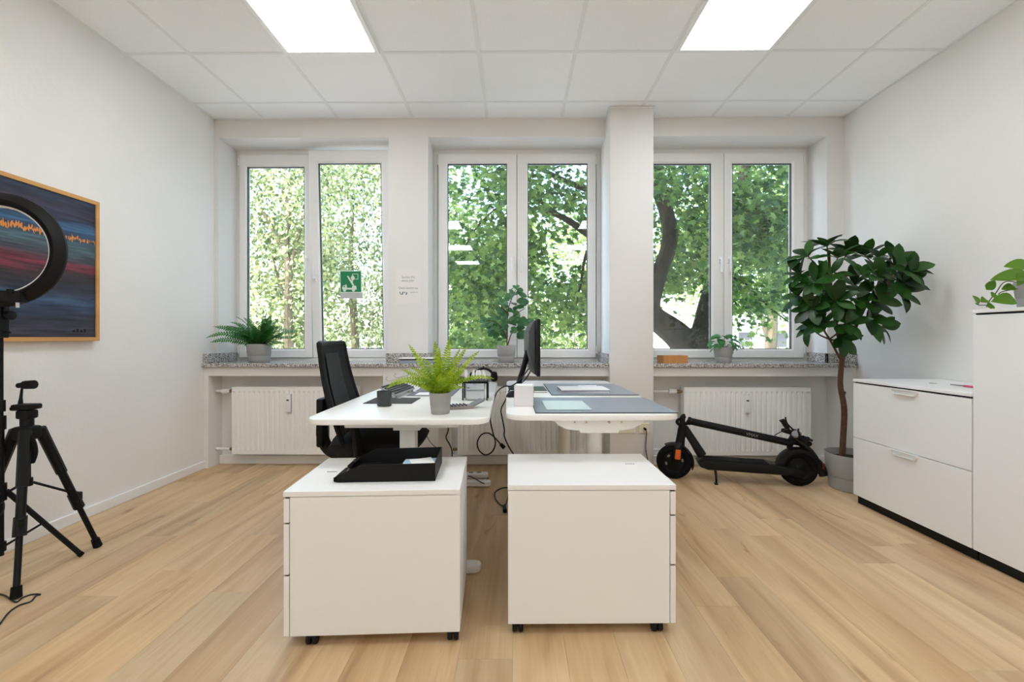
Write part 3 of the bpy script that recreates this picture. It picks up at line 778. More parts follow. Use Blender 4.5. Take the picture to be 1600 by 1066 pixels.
for k in range(5):
    a = 2*PI*k/5+.3; d_ = V((math.cos(a), math.sin(a), 0))
    B().tube([d_*.02+V((0, 0, .105)), d_*.16+V((0, 0, .10)), d_*.30+V((0, 0, .068))], [.03, .024, .016], 8, 4).build('base_arm', BLACK, t, world=False)
    c = B(); p_ = d_*.30
    for o_ in (-.014, .014):
        q_ = V((-d_.y, d_.x, 0))*o_
        c.cyl(p_+q_*1.7+V((0, 0, .028)), p_+q_*.4+V((0, 0, .028)), .028, n=16)
    c.cyl(p_+V((0, 0, .03)), p_+V((0, 0, .075)), .008); c.build('caster', BLACK, t, world=False)

# ------------------------------------------------------------------ pots and plants
def pot(parent, r, h, z0=0, n=32):
    g = h*.36
    p = [(.0, .001), (r*.80, .001), (r*.83, .004), (r*.88, g-.002), (r*.875, g+.001), (r*.905, g+.004), (r, h-.003), (r-.0015, h), (r-.006, h), (r-.008, h-.004), (r*.86, h*.78), (0, h*.78)]
    B().lathe([(a, b_+z0) for a, b_ in p], n).build('pot', POT, parent, 40, world=False)
    B().lathe([(0, h*.84+z0), (r*.5, h*.85+z0), (r*.9, h*.82+z0), (r*.88, h*.78+z0)], 20).build('soil', SOIL, parent, world=False)
def blade(L_, W_, n_=6, curl=.25, fold=.18, tip=1.0, base=.0, wide=.45):
    """single leaf along +X, normal +Z"""
    vs, fs = [], []
    for i in range(n_+1):
        u = i/n_
        wv = W_/2*(math.sin(PI*min(1, max(0, u**(math.log(.5)/math.log(wide)))))**.75 if 0 < u < 1 else 0)+.0012*(1-u)
        x_ = L_*u*(1-.12*curl*u); z_ = -curl*L_*u*u
        vs += [(x_, -wv, z_+fold*wv), (x_, 0, z_), (x_, wv, z_+fold*wv)]
    for i in range(n_):
        for k in range(2):
            a = i*3+k; fs.append([a, a+1, a+4, a+3])
    return B().add(vs, fs)
FERN_D = leafmat('dark_fern_green', [(42, 98, 48), (66, 126, 58), (50, 110, 54)], .5, .35, spec=.35)
FERN_L = leafmat('bright_fern_green', [(124, 158, 30), (160, 186, 44), (104, 142, 28)], .5, .35, spec=.3)
STEMG = mat('fern_stem', (70, 92, 40), .6)
def frond(L_, az, el, droop, wid, m, parent, base, n_=22, lab='frond', roll=0):
    """arching frond: rachis with paired leaflets in one mesh"""
    d = V((math.cos(az), math.sin(az), 0)); sd = V((-d.y, d.x, 0))
    pts = []
    a = el
    p = V(base); st = L_/n_
    for i in range(n_+1):
        pts.append(p.copy()); p = p+(d*math.cos(a)+V((0, 0, math.sin(a))))*st; a -= droop/n_*(.4+1.2*i/n_)
    b_ = B().tube(pts, [.0022*(1-.8*i/n_) for i in range(n_+1)], 4, 0)
    for i in range(2, n_+1):
        u = i/n_
        wl = wid*(min(1, u*4.5)**.8)*(1-u**2.2)**.75+.004
        tdir = (pts[min(i+1, n_)]-pts[i-1]).normalized()
        nrm = sd.cross(tdir)
        for sgn in (-1, 1):
            sr = sd*math.cos(roll)+nrm*math.sin(roll)
            o_ = sr*sgn+tdir*.28-V((0, 0, .22*u))+nrm*R.uniform(-.15, .12)
            h_ = tdir*(st*.50)
            q = pts[i]+tdir*(st*.5 if sgn > 0 else 0)
            tip_ = q+o_*wl
            md = q+o_*wl*.5+nrm*.0015
            b_.add([q-h_*.6, md-h_*.9, tip_, md+h_*.9, q+h_*.6], [[0, 1, 3, 4], [1, 2, 3]])
    return b_.build(lab, m, parent, 0, world=False)
def fern(name, label, loc, r, h, m, specs, group=None):
    t = thing(name, label, 'fern', loc, 0, group)
    pot(t, r, h)
    for (L_, az, el, droop, wid) in specs: frond(L_, math.radians(az), math.radians(el), math.radians(droop), wid, m, t, (R.uniform(-1, 1)*r*.25, R.uniform(-1, 1)*r*.25, h*.84), roll=R.choice((-1, 1))*R.uniform(.45, 1.0))
    return t
# large dark fern, left sill
p_ = aY(405, 567, 3.83)
sp_ = [(.42, 199, 40, 78, .046), (.38, 190, 46, 50, .046), (.36, 206, 26, 50, .044), (.30, 175, 62, 70, .042), (.34, -8, 42, 55, .046), (.40, -14, 36, 44, .046), (.35, -4, 28, 40, .044), (.34, -28, 20, 40, .042), (.38, -10, 52, 85, .046), (.31, 95, 84, 10, .028), (.26, 250, 66, 70, .03), (.28, 285, 58, 80, .032), (.24, 225, 44, 60, .03), (.24, 315, 40, 60, .03)]
for k in range(26): sp_.append((R.uniform(.22, .33), R.uniform(-40, 10) if k % 2 else R.uniform(180, 320), R.uniform(42, 84), R.uniform(36, 80), R.uniform(.038, .048)))
fern('potted_fern', 'spreading dark green fern in a grey pot on the granite sill', (p_.x, 3.83, .857), .098, .155, FERN_D, sp_)
# bright fern on the desk
p_ = aZ(685, 649, ZL)
sp_ = [(.27, 165, 60, 10, .026), (.25, 120, 76, 10, .028), (.26, 70, 78, 8, .030), (.25, 20, 66, 14, .028), (.24, 35, 72, 20, .028), (.26, -5, 56, 16, .026), (.26, 182, 44, 92, .026), (.27, 5, 40, 62, .024), (.21, 165, 44, 30, .018), (.16, 195, 40, 40, .02), (.15, 330, 40, 60, .02), (.17, 250, 60, 60, .022), (.16, 285, 62, 50, .022), (.20, 225, 62, 50, .022), (.2, 310, 62, 50, .02), (.22, 90, 80, 20, .024), (.21, 270, 80, 20, .024), (.19, 130, 56, 40, .02), (.18, 45, 56, 50, .02)]
for k in range(8): sp_.append((R.uniform(.12, .19), R.uniform(0, 360), R.uniform(50, 82), R.uniform(20, 60), R.uniform(.024, .030)))
fern('potted_fern', 'bright yellow-green fern in a grey pot on the front of the desk', (p_.x, p_.y+.05, ZL), .050, .095, FERN_L, sp_)

# rubber-leaved tree in the corner
RUBL = leafmat('glossy_dark_leaf', [(22, 52, 16), (32, 72, 20), (46, 90, 28), (27, 62, 19)], .38, .12, island=False, spec=.35)
t = thing('potted_tree', 'tall house plant with big glossy leaves in a grey floor pot beside the cabinets', 'house plant', (2.385, 3.24, 0))
pot(t, .172, .25, n=48)
Y3 = 3.22
def Q(px, py, dy=0): return aY(px, py, Y3+dy)-V(t.location)
B().tube([(aY(1315, 735, Y3)-V(t.location)), Q(1317, 690), Q(1319, 640), Q(1313, 600), Q(1316, 560)], [.021, .019, .0185, .017, .016], 10, 6).build('trunk', TWIG, t, world=False)
B().tube([Q(1316, 622), Q(1320, 612, -.01)], [.012, .009], 8, 0).build('branch_stub', TWIG, t, world=False)
LM = [blade(.165, .078, 7, c_, f_, wide=.55).mesh('leaf', RUBL, 60) for c_, f_ in ((.08, .22), (.22, .12), (.38, .28), (.15, -.1))]
tips = [(1292, 382, 0, 7), (1262, 400, -.04, 5), (1325, 395, .05, 6), (1250, 428, -.02, 5), (1247, 462, 0, 5), (1272, 440, -.1, 6), (1300, 428, -.12, 6), (1350, 398, .06, 5), (1372, 400, -.03, 5), (1392, 402, .02, 5), (1345, 428, -.14, 6), (1375, 432, -.16, 7), (1424, 424, -.34, 7), (1408, 455, -.26, 7), (1412, 440, -.30, 5), (1400, 415, -.22, 6), (1372, 468, -.14, 6), (1340, 465, -.16, 6), (1306, 470, -.15, 6), (1268, 480, -.08, 6), (1284, 505, -.1, 6), (1322, 505, -.16, 7), (1358, 498, -.12, 6), (1266, 512, .0, 5), (1382, 512, -.05, 4), (1315, 528, -.08, 5), (1290, 455, .12, 5), (1335, 445, .12, 5), (1385, 450, .05, 5), (1310, 400, -.05, 5)]
hub = [Q(1313, 520), Q(1300, 470), Q(1345, 470, -.04)]
B().tube([Q(1316, 562), Q(1311, 530), Q(1302, 480), Q(1297, 430), Q(1296, 395)], [.013, .012, .011, .009, .006], 8, 5).build('branch', TWIG, t, world=False)
B().tube([Q(1316, 562), Q(1326, 540), Q(1342, 500, -.03), Q(1366, 455, -.07), Q(1392, 432, -.1)], [.012, .011, .010, .008, .006], 8, 5).build('branch', TWIG, t, world=False)
B().tube([Q(1316, 566), Q(1308, 552), Q(1296, 530, -.03), Q(1276, 500, -.05)], [.009, .008, .007, .006], 8, 5).build('branch', TWIG, t, world=False)
spine = [Q(1311, 530), Q(1302, 480), Q(1297, 430), Q(1342, 500, -.03), Q(1366, 455, -.07), Q(1392, 432, -.1), Q(1296, 530, -.03)]
cen = Q(1330, 470, -.03)
for (px, py, dy, nl) in tips:
    tip = Q(px, py, dy)
    near = min(spine, key=lambda s_: (s_-tip).length)
    if (near-tip).length > .03:
        B().tube([near, (near+tip)/2+V((0, 0, -.012)), tip], [.006, .005, .004], 6, 4).build('twig', TWIG, t, world=False)
    ax = (tip-near)*.7+(tip-cen)*.4+V((0, -.03, .06)); ax.normalize()
    u = ax.orthogonal().normalized(); v_ = ax.cross(u)
    a0 = R.uniform(0, 6.28)
    nl += 1
    for k in range(nl):
        a = a0+2*PI*k/nl+R.uniform(-.25, .25)
        spread = R.uniform(.75, 1.25)
        d = ax*math.cos(spread)+(u*math.cos(a)+v_*math.sin(a))*math.sin(spread)
        wp = tip+V(t.location)+d*.15
        if wp.x > XR-.05: d.x = -.15; d.y -= .5; d.normalize()
        nrm = ax*.8+V((0, -.25, .55))+V((R.uniform(-.3, .3), R.uniform(-.3, .3), R.uniform(-.2, .2)))
        sc = R.uniform(.72, 1.08)
        bs = tip-ax*R.uniform(0, .02); bs.x = min(bs.x, XR-.05-t.location.x)
        place('leaf', LM[R.randrange(4)], t, frame_M(bs, d, nrm) @ MX.Scale(sc, 4))

# round-leaved plant, middle sill
RND = leafmat('round_leaf_green', [(64, 112, 72), (84, 132, 84), (54, 100, 60)], .4, .3, island=False)
p_ = aY(791, 567, 3.84)
t = thing('potted_plant', 'upright plant with small round leaves in a grey pot on the middle sill', 'house plant', (p_.x, 3.84, .857))
pot(t, .081, .145)
def Q2(px, py, dy=0): return aY(px, py, 3.84+dy)-V(t.location)
RL = [blade(.078, .066, 6, .2, .15, wide=.5).mesh('leaf', RND, 60), blade(.07, .06, 6, .35, -.1, wide=.5).mesh('leaf', RND, 60)]
stems = [[Q2(792, 548), Q2(793, 510), Q2(794, 485), Q2(801, 462), Q2(807, 452)], [Q2(793, 540), Q2(800, 520), Q2(815, 505)], [Q2(792, 530), Q2(780, 508, -.02), Q2(764, 500, -.03)], [Q2(793, 505), Q2(808, 490, -.03), Q2(820, 482, -.03)], [Q2(793, 490), Q2(784, 480), Q2(782, 466)]]
for s_ in stems: B().tube(s_, [.006]+[.004]*(len(s_)-2)+[.002], 6, 5).build('stem', TWIG, t, world=False)
for (px, py) in [(806, 448), (812, 452), (800, 455), (815, 459), (797, 463), (783, 472), (812, 470), (802, 474), (818, 470), (791, 476), (800, 482), (814, 478), (780, 484), (790, 490), (806, 490), (770, 502), (760, 508), (757, 500), (768, 512), (778, 514), (784, 502), (798, 504), (803, 514), (812, 512), (816, 520), (820, 506), (826, 502), (818, 498), (776, 524), (786, 522), (798, 498), (808, 500), (774, 496), (786, 510), (768, 521), (812, 526)]:
    dy = R.uniform(-.05, .05); q = Q2(px, py, dy)
    d = V((q.x+R.uniform(-.05, .05), R.uniform(-.06, .03), R.uniform(-.05, .02)))
    place('leaf', RL[R.randrange(2)], t, frame_M(q-d.normalized()*.03, d, (R.uniform(-.4, .4), -.7, .6)) @ MX.Scale(R.uniform(.75, 1.1), 4))
    for _ in range(2):
        q2 = q+V((R.uniform(-.03, .03), R.uniform(-.05, .03), R.uniform(-.03, .02))); d = V((q.x+R.uniform(-.08, .08), -.05, R.uniform(-.06, .05)))
        place('leaf', RL[R.randrange(2)], t, frame_M(q2-d.normalized()*.03, d, (R.uniform(-.5, .5), -.6, .5)) @ MX.Scale(R.uniform(.6, .9), 4))

# small bushy plant, right sill
BSH = leafmat('bushy_leaf_green', [(60, 126, 62), (84, 152, 82), (50, 108, 54)], .45, .3, island=False)
p_ = aY(1130, 567, 3.83)
t = thing('potted_plant', 'small bushy plant in a grey pot on the sill near the cardboard box', 'house plant', (p_.x, 3.83, .857))
pot(t, .076, .13)
BL = [blade(.075, .048, 5, .35, .2, wide=.5).mesh('leaf', BSH, 60), blade(.06, .04, 5, .55, .2, wide=.5).mesh('leaf', BSH, 60)]
for k in range(46):
    a = R.uniform(0, 2*PI); el = R.uniform(-.15, 1.45)
    d = V((math.cos(a)*math.cos(el), math.sin(a)*math.cos(el)*.8, math.sin(el)))
    q = V((0, 0, .125))+V((d.x*.085, d.y*.07, d.z*.10))
    if k % 2: B().tube([(d.x*.015, d.y*.015, .115), q*.6+V((0, 0, .06)), q], [.0018, .0016, .0014], 5, 3).build('stalk', STEMG, t, world=False)
    dd = V((d.x, d.y, d.z*.4-.35))
    place('leaf', BL[k % 2], t, frame_M(q, dd, (d.x*.5, d.y*.5-.4, .8)) @ MX.Scale(R.uniform(.7, 1.1), 4))

# trailing plant on the tall cabinet
HRT = leafmat('trailing_leaf_green', [(84, 130, 34), (104, 150, 48), (70, 116, 36)], .4, .3, island=False)
t = thing('trailing_plant', 'trailing heart-leaved plant in a grey pot on top of the tall cabinet', 'house plant', (2.31, 2.03, 1.20))
pot(t, .078, .115)
HL = [blade(.13, .075, 7, .25, .2, wide=.36).mesh('leaf', HRT, 60), blade(.075, .045, 6, .2, .25, wide=.36).mesh('leaf', HRT, 60)]
def Q4(px, py, y): return aY(px, py, y)-V(t.location)
st = [[(-.02, .02, .1), Q4(1572, 440, 2.08), Q4(1556, 458, 2.12), Q4(1546, 470, 2.15), Q4(1541, 480, 2.16)], [(0, 0, .1), Q4(1570, 455, 2.06), Q4(1560, 460, 2.08)], [Q4(1541, 477, 2.15), Q4(1530, 477, 2.17), Q4(1524, 474, 2.18)]]
for s_ in st: B().tube(s_, .0022, 5, 5).build('stem', STEMG, t, world=False)
for (px, py, qx, qy, y, k) in [(1529, 476, 1524, 461, 2.17, 1), (1541, 453, 1558, 437, 2.14, 1), (1543, 480, 1556, 477, 2.15, 1), (1541, 468, 1536, 470, 2.14, 1), (1549, 463, 1560, 460, 2.12, 1), (1586, 468, 1557, 466, 1.98, 0), (1585, 448, 1568, 450, 2.0, 1), (1608, 428, 1553, 432, 2.0, 0), (1610, 415, 1576, 411, 2.05, 0), (1605, 432, 1565, 428, 1.96, 0), (1612, 425, 1640, 425, 2.0, 0), (1612, 425, 1625, 400, 2.05, 0), (1600, 425, 1600, 445, 1.95, 0), (1612, 430, 1645, 445, 2.0, 0)]:
    a_ = Q4(px, py, y); e_ = Q4(qx, qy, y-.01); d = e_-a_
    L0 = .13 if k == 0 else .075
    place('leaf', HL[k], t, frame_M(a_, d, (R.uniform(-.2, .2), -.8, .5)) @ MX.Diagonal((d.length/L0, .85, .8, 1)))
for k in range(5): B().tube([(0, 0, .1), (R.uniform(-.05, .05), R.uniform(-.05, .05), .16)], .002, 5, 0).build('stem', STEMG, t, world=False)

# ------------------------------------------------------------------ cabinets on the right
def cab(name, label, y0, y1, h, fronts):
    xf = 2.182
    t = thing(name, label, 'cabinet', (2.46, (y0+y1)/2, 0))
    B().box(xf+.021, 2.735, y0+.001, y1-.001, .06, h-.022).build('body', WHITE, t, 0)
    B().box(xf-.002, 2.737, y0, y1, h-.016, h, .0015).build('top', WHITE, t, 0)
    B().box(xf+.03, 2.73, y0+.002, y1-.002, 0, .06).build('plinth', BLACK, t, 0)
    B().box(xf+.012, xf+.03, y0+.004, y1-.004, h-.024, h-.014).build('shadow_gap', BLACK, t, 0)
    for (z0, z1, nm, hand) in fronts:
        d = B().box(xf, xf+.020, y0+.0015, y1-.0015, z0, z1, .001).build(nm, WHITE, t, 0)
        if hand:
            yc = (y0+y1)/2-.01
            zt = z1+.002
            o_ = [(-.085, zt), (.085, zt), (.085, zt-.012), (.068, zt-.032), (-.068, zt-.032), (-.085, zt-.012)]
            i_ = [(-.077, zt-.005), (.077, zt-.005), (.077, zt-.013), (.064, zt-.026), (-.064, zt-.026), (-.077, zt-.013)]
            vs = [(xf-.014, yc+a, b_) for a, b_ in o_]+[(xf-.014, yc+a, b_) for a, b_ in i_]+[(xf+.001, yc+a, b_) for a, b_ in o_]+[(xf-.001, yc+a, b_) for a, b_ in i_]
            fs = []
            for k in range(6):
                q = (k+1) % 6
                fs += [[k, q, 6+q, 6+k], [k, q, 12+q, 12+k], [6+k, 6+q, 18+q, 18+k]]
            fs.append([18+k for k in range(6)])
            B().add(vs, fs).build('handle', PVC, d, 0)
    return t
cl = cab('file_cabinet', 'low white two-drawer cabinet beside the potted tree', 2.196, 2.962, .80, [(.058, .424, 'drawer', 1), (.428, .774, 'drawer', 1)])
B().cyl((2.42, 2.66, .80), (2.42, 2.66, .8035), .017, n=20).build('lock', CHROME, cl)
cab('tall_cabinet', 'tall white cabinet with a plain door under the trailing plant', 1.38, 2.192, 1.20, [(.058, 1.174, 'door', 0)])
a_ = aZ(1490, 603, .803)
t = thing('marker_pen', 'thin pink and red pen lying on the low white cabinet', 'pen', (2.42, 2.478, .8065))
B().cyl((0, .0, 0), (.0, -.13, 0), .006, n=10).build('barrel', mat('pink_plastic', (214, 84, 120), .4), t, world=False)
B().cyl((0, .0, 0), (.0, .075, 0), .004, .0025, n=10).build('tip', MGREY, t, world=False)
B().cyl((.012, -.03, 0), (.012, -.14, 0), .005, n=10).build('cap', mat('red_plastic', (186, 50, 62), .4), t, world=False)

# ------------------------------------------------------------------ folded scooter
f0, f1 = aZ(1053, 747, 0), aZ(1247, 758.5, 0)
ex = (f1-f0).normalized(); ang = math.atan2(ex.y, ex.x)
t = thing('electric_scooter', 'folded black electric scooter parked in front of the radiator', 'scooter', f0, ang)
nrm_ = V((-ex.y, ex.x, 0))
def SP(px, py, off=0):
    """point of the scooter's upright middle plane (local x along, z up); off = sideways"""
    r = _ray(px, py); c0 = V((0, 0, HC)); k = (f0-c0).dot(nrm_)/r.dot(nrm_); p = c0+r*k-f0
    return V((p.dot(ex), off, p.z))
WB = (f1-f0).length
def wheel(x, r, wd, nm):
    M_ = MX.Translation((x, 0, r)) @ MX.Rotation(PI/2, 4, 'X')
    wl = B().lathe([(r-.045, -wd*.8), (r-.03, -wd), (r-.008, -wd*.9), (r, -wd*.45), (r+.0, wd*.45), (r-.008, wd*.9), (r-.03, wd), (r-.045, wd*.8)], 40, M_, closed=True).build(nm, RUBBER, t, 30, world=False)
    hb_ = B().lathe([(0, -wd*.9), (.022, -wd*.9), (.03, -wd*.55), (.045, -wd*.5), (.05, -wd*.35), (r-.055, -wd*.35), (r-.044, -wd*.7), (r-.044, wd*.7), (r-.055, wd*.35), (.03, wd*.4), (0, wd*.9)], 32, M_)
    hb_.build('hub', BLACKM, wl, 30, world=False)
    return wl
RW = .127
fw = wheel(0, RW, .034, 'front_wheel'); rw = wheel(WB, RW, .034, 'rear_wheel')
for k in range(6):
    a = k*PI/3+.3
    B().box(-.011, .011, -.0215, -.018, .052, .068, .003, M=MX.Translation((0, 0, RW)) @ MX.Rotation(a, 4, 'Y')).build('spoke_slot', MGREY if k in (1, 4, 5) else BLACK, fw, 0, world=False)
fk = B()
for sy in (-1, 1):
    fk.tube([SP(1063, 692, sy*.02), SP(1057, 700, sy*.04), SP(1055, 712, sy*.045), (0, sy*.045, RW)], [.024, .026, .024, .018], 10, 5)
fk.tube([SP(1066, 664), SP(1064, 680), SP(1062, 697)], [.024, .030, .036], 12, 4); fk.build('fork', BLACK, t, world=False)
B().box(-.019, .019, -.076, -.060, -.036, .036, .005, 2, M=MX.Translation(SP(1057, 707, 0)) @ MX.Rotation(math.radians(6), 4, 'Y')).build('reflector', mat('orange_reflector', (214, 98, 36), .3), t, world=False)
fd = B()
vs, fs = [], []
for k in range(15):
    a = math.radians(-22+140*k/14); rr_ = RW+.014
    for (o_, dr) in ((-.036, -.012), (-.030, 0), (.030, 0), (.036, -.012)): vs.append((math.cos(a)*(rr_+dr), o_, RW+math.sin(a)*(rr_+dr)))
for k in range(14):
    for i in range(3): fs.append([k*4+i, k*4+i+1, k*4+i+5, k*4+i+4])
fd.add(vs, fs); fd.build('front_mudguard', BLACK, t, 40, world=False)
B().tube([SP(1064, 684), SP(1066, 672), SP(1069, 664)], [.030, .033, .030], 14, 4).build('head_tube', BLACK, t, world=False)
B().tube([SP(1069, 668), SP(1082, 688), SP(1097, 712)], [.028, .030, .034], 10, 4, flat=.8).build('neck', BLACK, t, world=False)
lk = B().tube([SP(1066, 662), SP(1067, 652), SP(1071, 650)], [.022, .020, .016], 10, 4)
lk.tube([SP(1061, 664), SP(1058, 660), SP(1060, 656), SP(1066, 653)], [.010, .012, .011, .006], 8, 4)
lk.tube([SP(1066, 661), SP(1072, 662), SP(1077, 658)], [.013, .014, .016], 10, 4); lk.build('folding_joint', BLACK, t, world=False)
s0, s1 = SP(1077, 658), SP(1238, 693)
stem_o = B().tube([s0, s0+(s1-s0)*.02, s1], [.0285, .0265, .0265], 18, 0); stem_o.lathe([(.026, -.01), (.031, -.008), (.031, .008), (.026, .01)], 18, frame_M(s0, (s1-s0)) @ MX.Rotation(PI/2, 4, 'Y'))
stem_o = stem_o.build('stem', BLACK, t, world=False)
dS = (s1-s0).normalized(); mid = s0+(s1-s0)*.61
tz = V((0, -1, 0)); tx = dS; ty = tz.cross(tx)
text_mesh('VMAX', .030, MX(((tx.x, ty.x, tz.x, mid.x), (tx.y, ty.y, tz.y, mid.y-.0268), (tx.z, ty.z, tz.z, mid.z), (0, 0, 0, 1))), MGREY, 'lettering', stem_o, .0008)
a0, a1 = SP(1092, 716), SP(1240, 727)
dk = B()
zt_, zb2 = .162, .098
pr = [(a0.x-.015, zt_-.02), (a0.x+.02, zt_), (WB-.20, zt_-.006), (WB-.15, zt_-.012), (WB-.05, .14), (WB+.01, .128), (WB+.015, .11), (WB-.10, .085), (a0.x+.05, zb2-.004), (a0.x+.0, zb2+.012)]
dk.prism(pr, -.078, .078, XYZ, .01, 2); dk.build('deck', BLACK, t, 40, world=False)
B().prism([(a0.x+.03, zt_+.0005), (WB-.21, zt_-.0055), (WB-.21, zt_-.0025), (a0.x+.03, zt_+.0035)], -.066, .066, XYZ).build('deck_mat', RUBBER, t, 0, world=False)
rf_ = B(); vs, fs = [], []
for k in range(16):
    a = math.radians(20+150*k/15); rr_ = RW+.018
    for (o_, dr) in ((-.046, -.03), (-.042, -.004), (-.02, .003), (.02, .003), (.042, -.004), (.046, -.03)): vs.append((WB+math.cos(a)*(rr_+dr), o_, RW+math.sin(a)*(rr_+dr)))
for k in range(15):
    for i in range(5): fs.append([k*6+i, k*6+i+1, k*6+i+7, k*6+i+6])
rf_.add(vs, fs); rf_.tube([(WB+.115, 0, RW+.055), (WB+.15, 0, RW), (WB+.165, 0, RW-.05)], [.03, .034, .028], 8, 4, flat=.5)
rf_.build('rear_mudguard', BLACK, t, 40, world=False)
B().box(WB+.145, WB+.165, -.03, .03, RW+.0, RW+.045, .005, 2).build('tail_light', mat('dark_red_lens', (70, 14, 14), .25), t, world=False)
B().tube([SP(1115, 732, -.06), SP(1115, 745, -.085), SP(1114, 761, -.10)], [.010, .008, .007], 8, 4).box(SP(1114, 761).x-.012, SP(1114, 761).x+.012, -.115, -.085, .0, .010, .003).build('kickstand', BLACK, t, world=False)
# handlebar end
hb2 = SP(1243, 680)
B().tube([SP(1236, 692), SP(1242, 682), SP(1240, 672)], [.030, .032, .02], 12, 4).tube([SP(1240, 690), SP(1252, 694), SP(1262, 706)], [.024, .022, .016], 10, 4).tube([SP(1232, 697), SP(1240, 703), SP(1252, 702)], [.018, .02, .018], 8, 4).build('handlebar_clamp', BLACK, t, world=False)
bar = B().tube([hb2+V((0, -.2, -.01)), hb2+V((0, -.08, .0)), hb2+V((0, .08, .0)), hb2+V((0, .2, -.01))], .013, 10, 4).build('handlebar', BLACK, t, world=False)
gr = hb2
for sy in (-1, 1):
    B().tube([gr+V((0, sy*.11, 0)), gr+V((0, sy*.23, -.012))], [.019, .017], 12, 0).build('grip', RUBBER, t, world=False)
    B().tube([gr+V((-.01, sy*.10, .02)), gr+V((-.03, sy*.13, .05)), gr+V((-.045, sy*.17, .075))], [.008, .006, .006], 7, 4).build('brake_lever', BLACK, t, world=False)
B().lathe([(0, 0), (.03, .0), (.032, .008), (.026, .016), (0, .018)], 20, MX.Translation(gr+V((-.01, -.045, .012))) @ MX.Rotation(math.radians(-25), 4, 'Y') @ MX.Rotation(math.radians(35), 4, 'X')).build('display', MGREY, t, world=False)
B().tube([SP(1222, 656), SP(1227, 664), SP(1232, 672), SP(1238, 680)], [.016, .018, .012, .010], 10, 4).build('throttle', BLACK, t, world=False)
B().tube([SP(1227, 652), SP(1230, 662), SP(1240, 672), SP(1258, 686)], [.005, .006, .006, .007], 7, 4).build('brake_lever', BLACK, t, world=False)
B().lathe([(0, -.016), (.012, -.012), (.016, 0), (.012, .012), (0, .016)], 14, MX.Translation(SP(1256, 683, -.06))).cyl(SP(1250, 680, -.04), SP(1264, 686, -.06), .008).build('bell', BLACK, t, world=False)
B().tube([SP(1208, 679, -.03), SP(1218, 672, -.05), SP(1230, 668, -.05)], .003, 6, 5).tube([SP(1238, 682, -.03), SP(1262, 700, -.03), SP(1276, 718, -.02), SP(1279, 730, -.01)], .012, 8, 5).build('brake_cable', CABLE, t, world=False)

# ------------------------------------------------------------------ painting on the left wall
t = thing('painting', 'abstract seascape in stripes of blue, red and orange, in a narrow oak frame', 'painting', (XL+.02, 2.15, 1.46))
y0, y1, z0, z1 = 1.50, 2.722, 1.048, 1.882
for q in ((y0, y1, z0, z0+.022), (y0, y1, z1-.022, z1), (y0, y0+.022, z0+.022, z1-.022), (y1-.022, y1, z0+.022, z1-.022)):
    B().box(XL+.002, XL+.038, q[0], q[1], q[2], q[3], .001).build('frame_bar', OAKF, t, 0)
m = bpy.data.materials.new('painted_canvas'); m.use_nodes = True
n, l = m.node_tree.nodes, m.node_tree.links; b = n['Principled BSDF']
tc = n.new('ShaderNodeTexCoord'); sx = n.new('ShaderNodeSeparateXYZ'); l.new(tc.outputs['Generated'], sx.inputs[0])
def nz_(scale, s, det):
    mp = n.new('ShaderNodeMapping'); mp.inputs['Scale'].default_value = scale; l.new(tc.outputs['Object'], mp.inputs[0])
    q = n.new('ShaderNodeTexNoise'); q.inputs['Scale'].default_value = s; q.inputs['Detail'].default_value = det; l.new(mp.outputs[0], q.inputs['Vector']); return q.outputs['Fac']
def mt(op, a, b_=None, c_=None):
    x_ = n.new('ShaderNodeMath'); x_.operation = op
    for i, q in enumerate((a, b_, c_)):
        if q is None: continue
        if isinstance(q, (int, float)): x_.inputs[i].default_value = q
        else: l.new(q, x_.inputs[i])
    return x_.outputs[0]
vv = mt('ADD', sx.outputs['Z'], mt('MULTIPLY', mt('SUBTRACT', nz_((1, 1.2, 7), 2.2, 5), .5), .16))
r = n.new('ShaderNodeValToRGB'); e = r.color_ramp.elements
stops = [(0, (44, 42, 58)), (.06, (58, 56, 74)), (.13, (40, 38, 54)), (.20, (46, 62, 92)), (.27, (56, 82, 112)), (.33, (40, 42, 62)), (.40, (38, 34, 42)), (.44, (56, 34, 42)), (.48, (108, 36, 54)), (.53, (116, 42, 60)), (.57, (62, 64, 72)), (.63, (74, 102, 110)), (.68, (54, 78, 96)), (.73, (44, 58, 84)), (.78, (56, 98, 138)), (.83, (40, 46, 72)), (.89, (54, 48, 70)), (.95, (36, 42, 62)), (1, (46, 54, 78))]
e[0].position, e[0].color = stops[0][0], lin(stops[0][1]); e[1].position, e[1].color = 1, lin(stops[-1][1])
for p, c in stops[1:-1]:
    q = e.new(p); q.color = lin(c)
l.new(vv, r.inputs[0])
dk_ = n.new('ShaderNodeMix'); dk_.data_type = 'RGBA'; dk_.blend_type = 'OVERLAY'; dk_.inputs[0].default_value = .75
l.new(r.outputs[0], dk_.inputs[6])
st_ = n.new('ShaderNodeValToRGB'); st_.color_ramp.elements[0].position = .3; st_.color_ramp.elements[1].position = .7; st_.color_ramp.elements[0].color = (.10, .10, .12, 1); st_.color_ramp.elements[1].color = (.92, .92, .92, 1)
l.new(nz_((1, 1.5, 22), 3, 6), st_.inputs[0]); l.new(st_.outputs[0], dk_.inputs[7])
band = mt('SUBTRACT', 1.0, mt('MULTIPLY', mt('ABSOLUTE', mt('SUBTRACT', mt('ADD', sx.outputs['Z'], mt('MULTIPLY', mt('SUBTRACT', nz_((1, 14, 2), 3, 3), .5), .05)), .712)), 34.0))
dens = mt('GREATER_THAN', mt('ADD', nz_((1, 34, 9), 3.2, 4), mt('MULTIPLY', band, .2)), mt('ADD', .47, mt('MULTIPLY', sx.outputs['Y'], .22)))
om = mt('MULTIPLY', mt('GREATER_THAN', band, 0.0), dens)
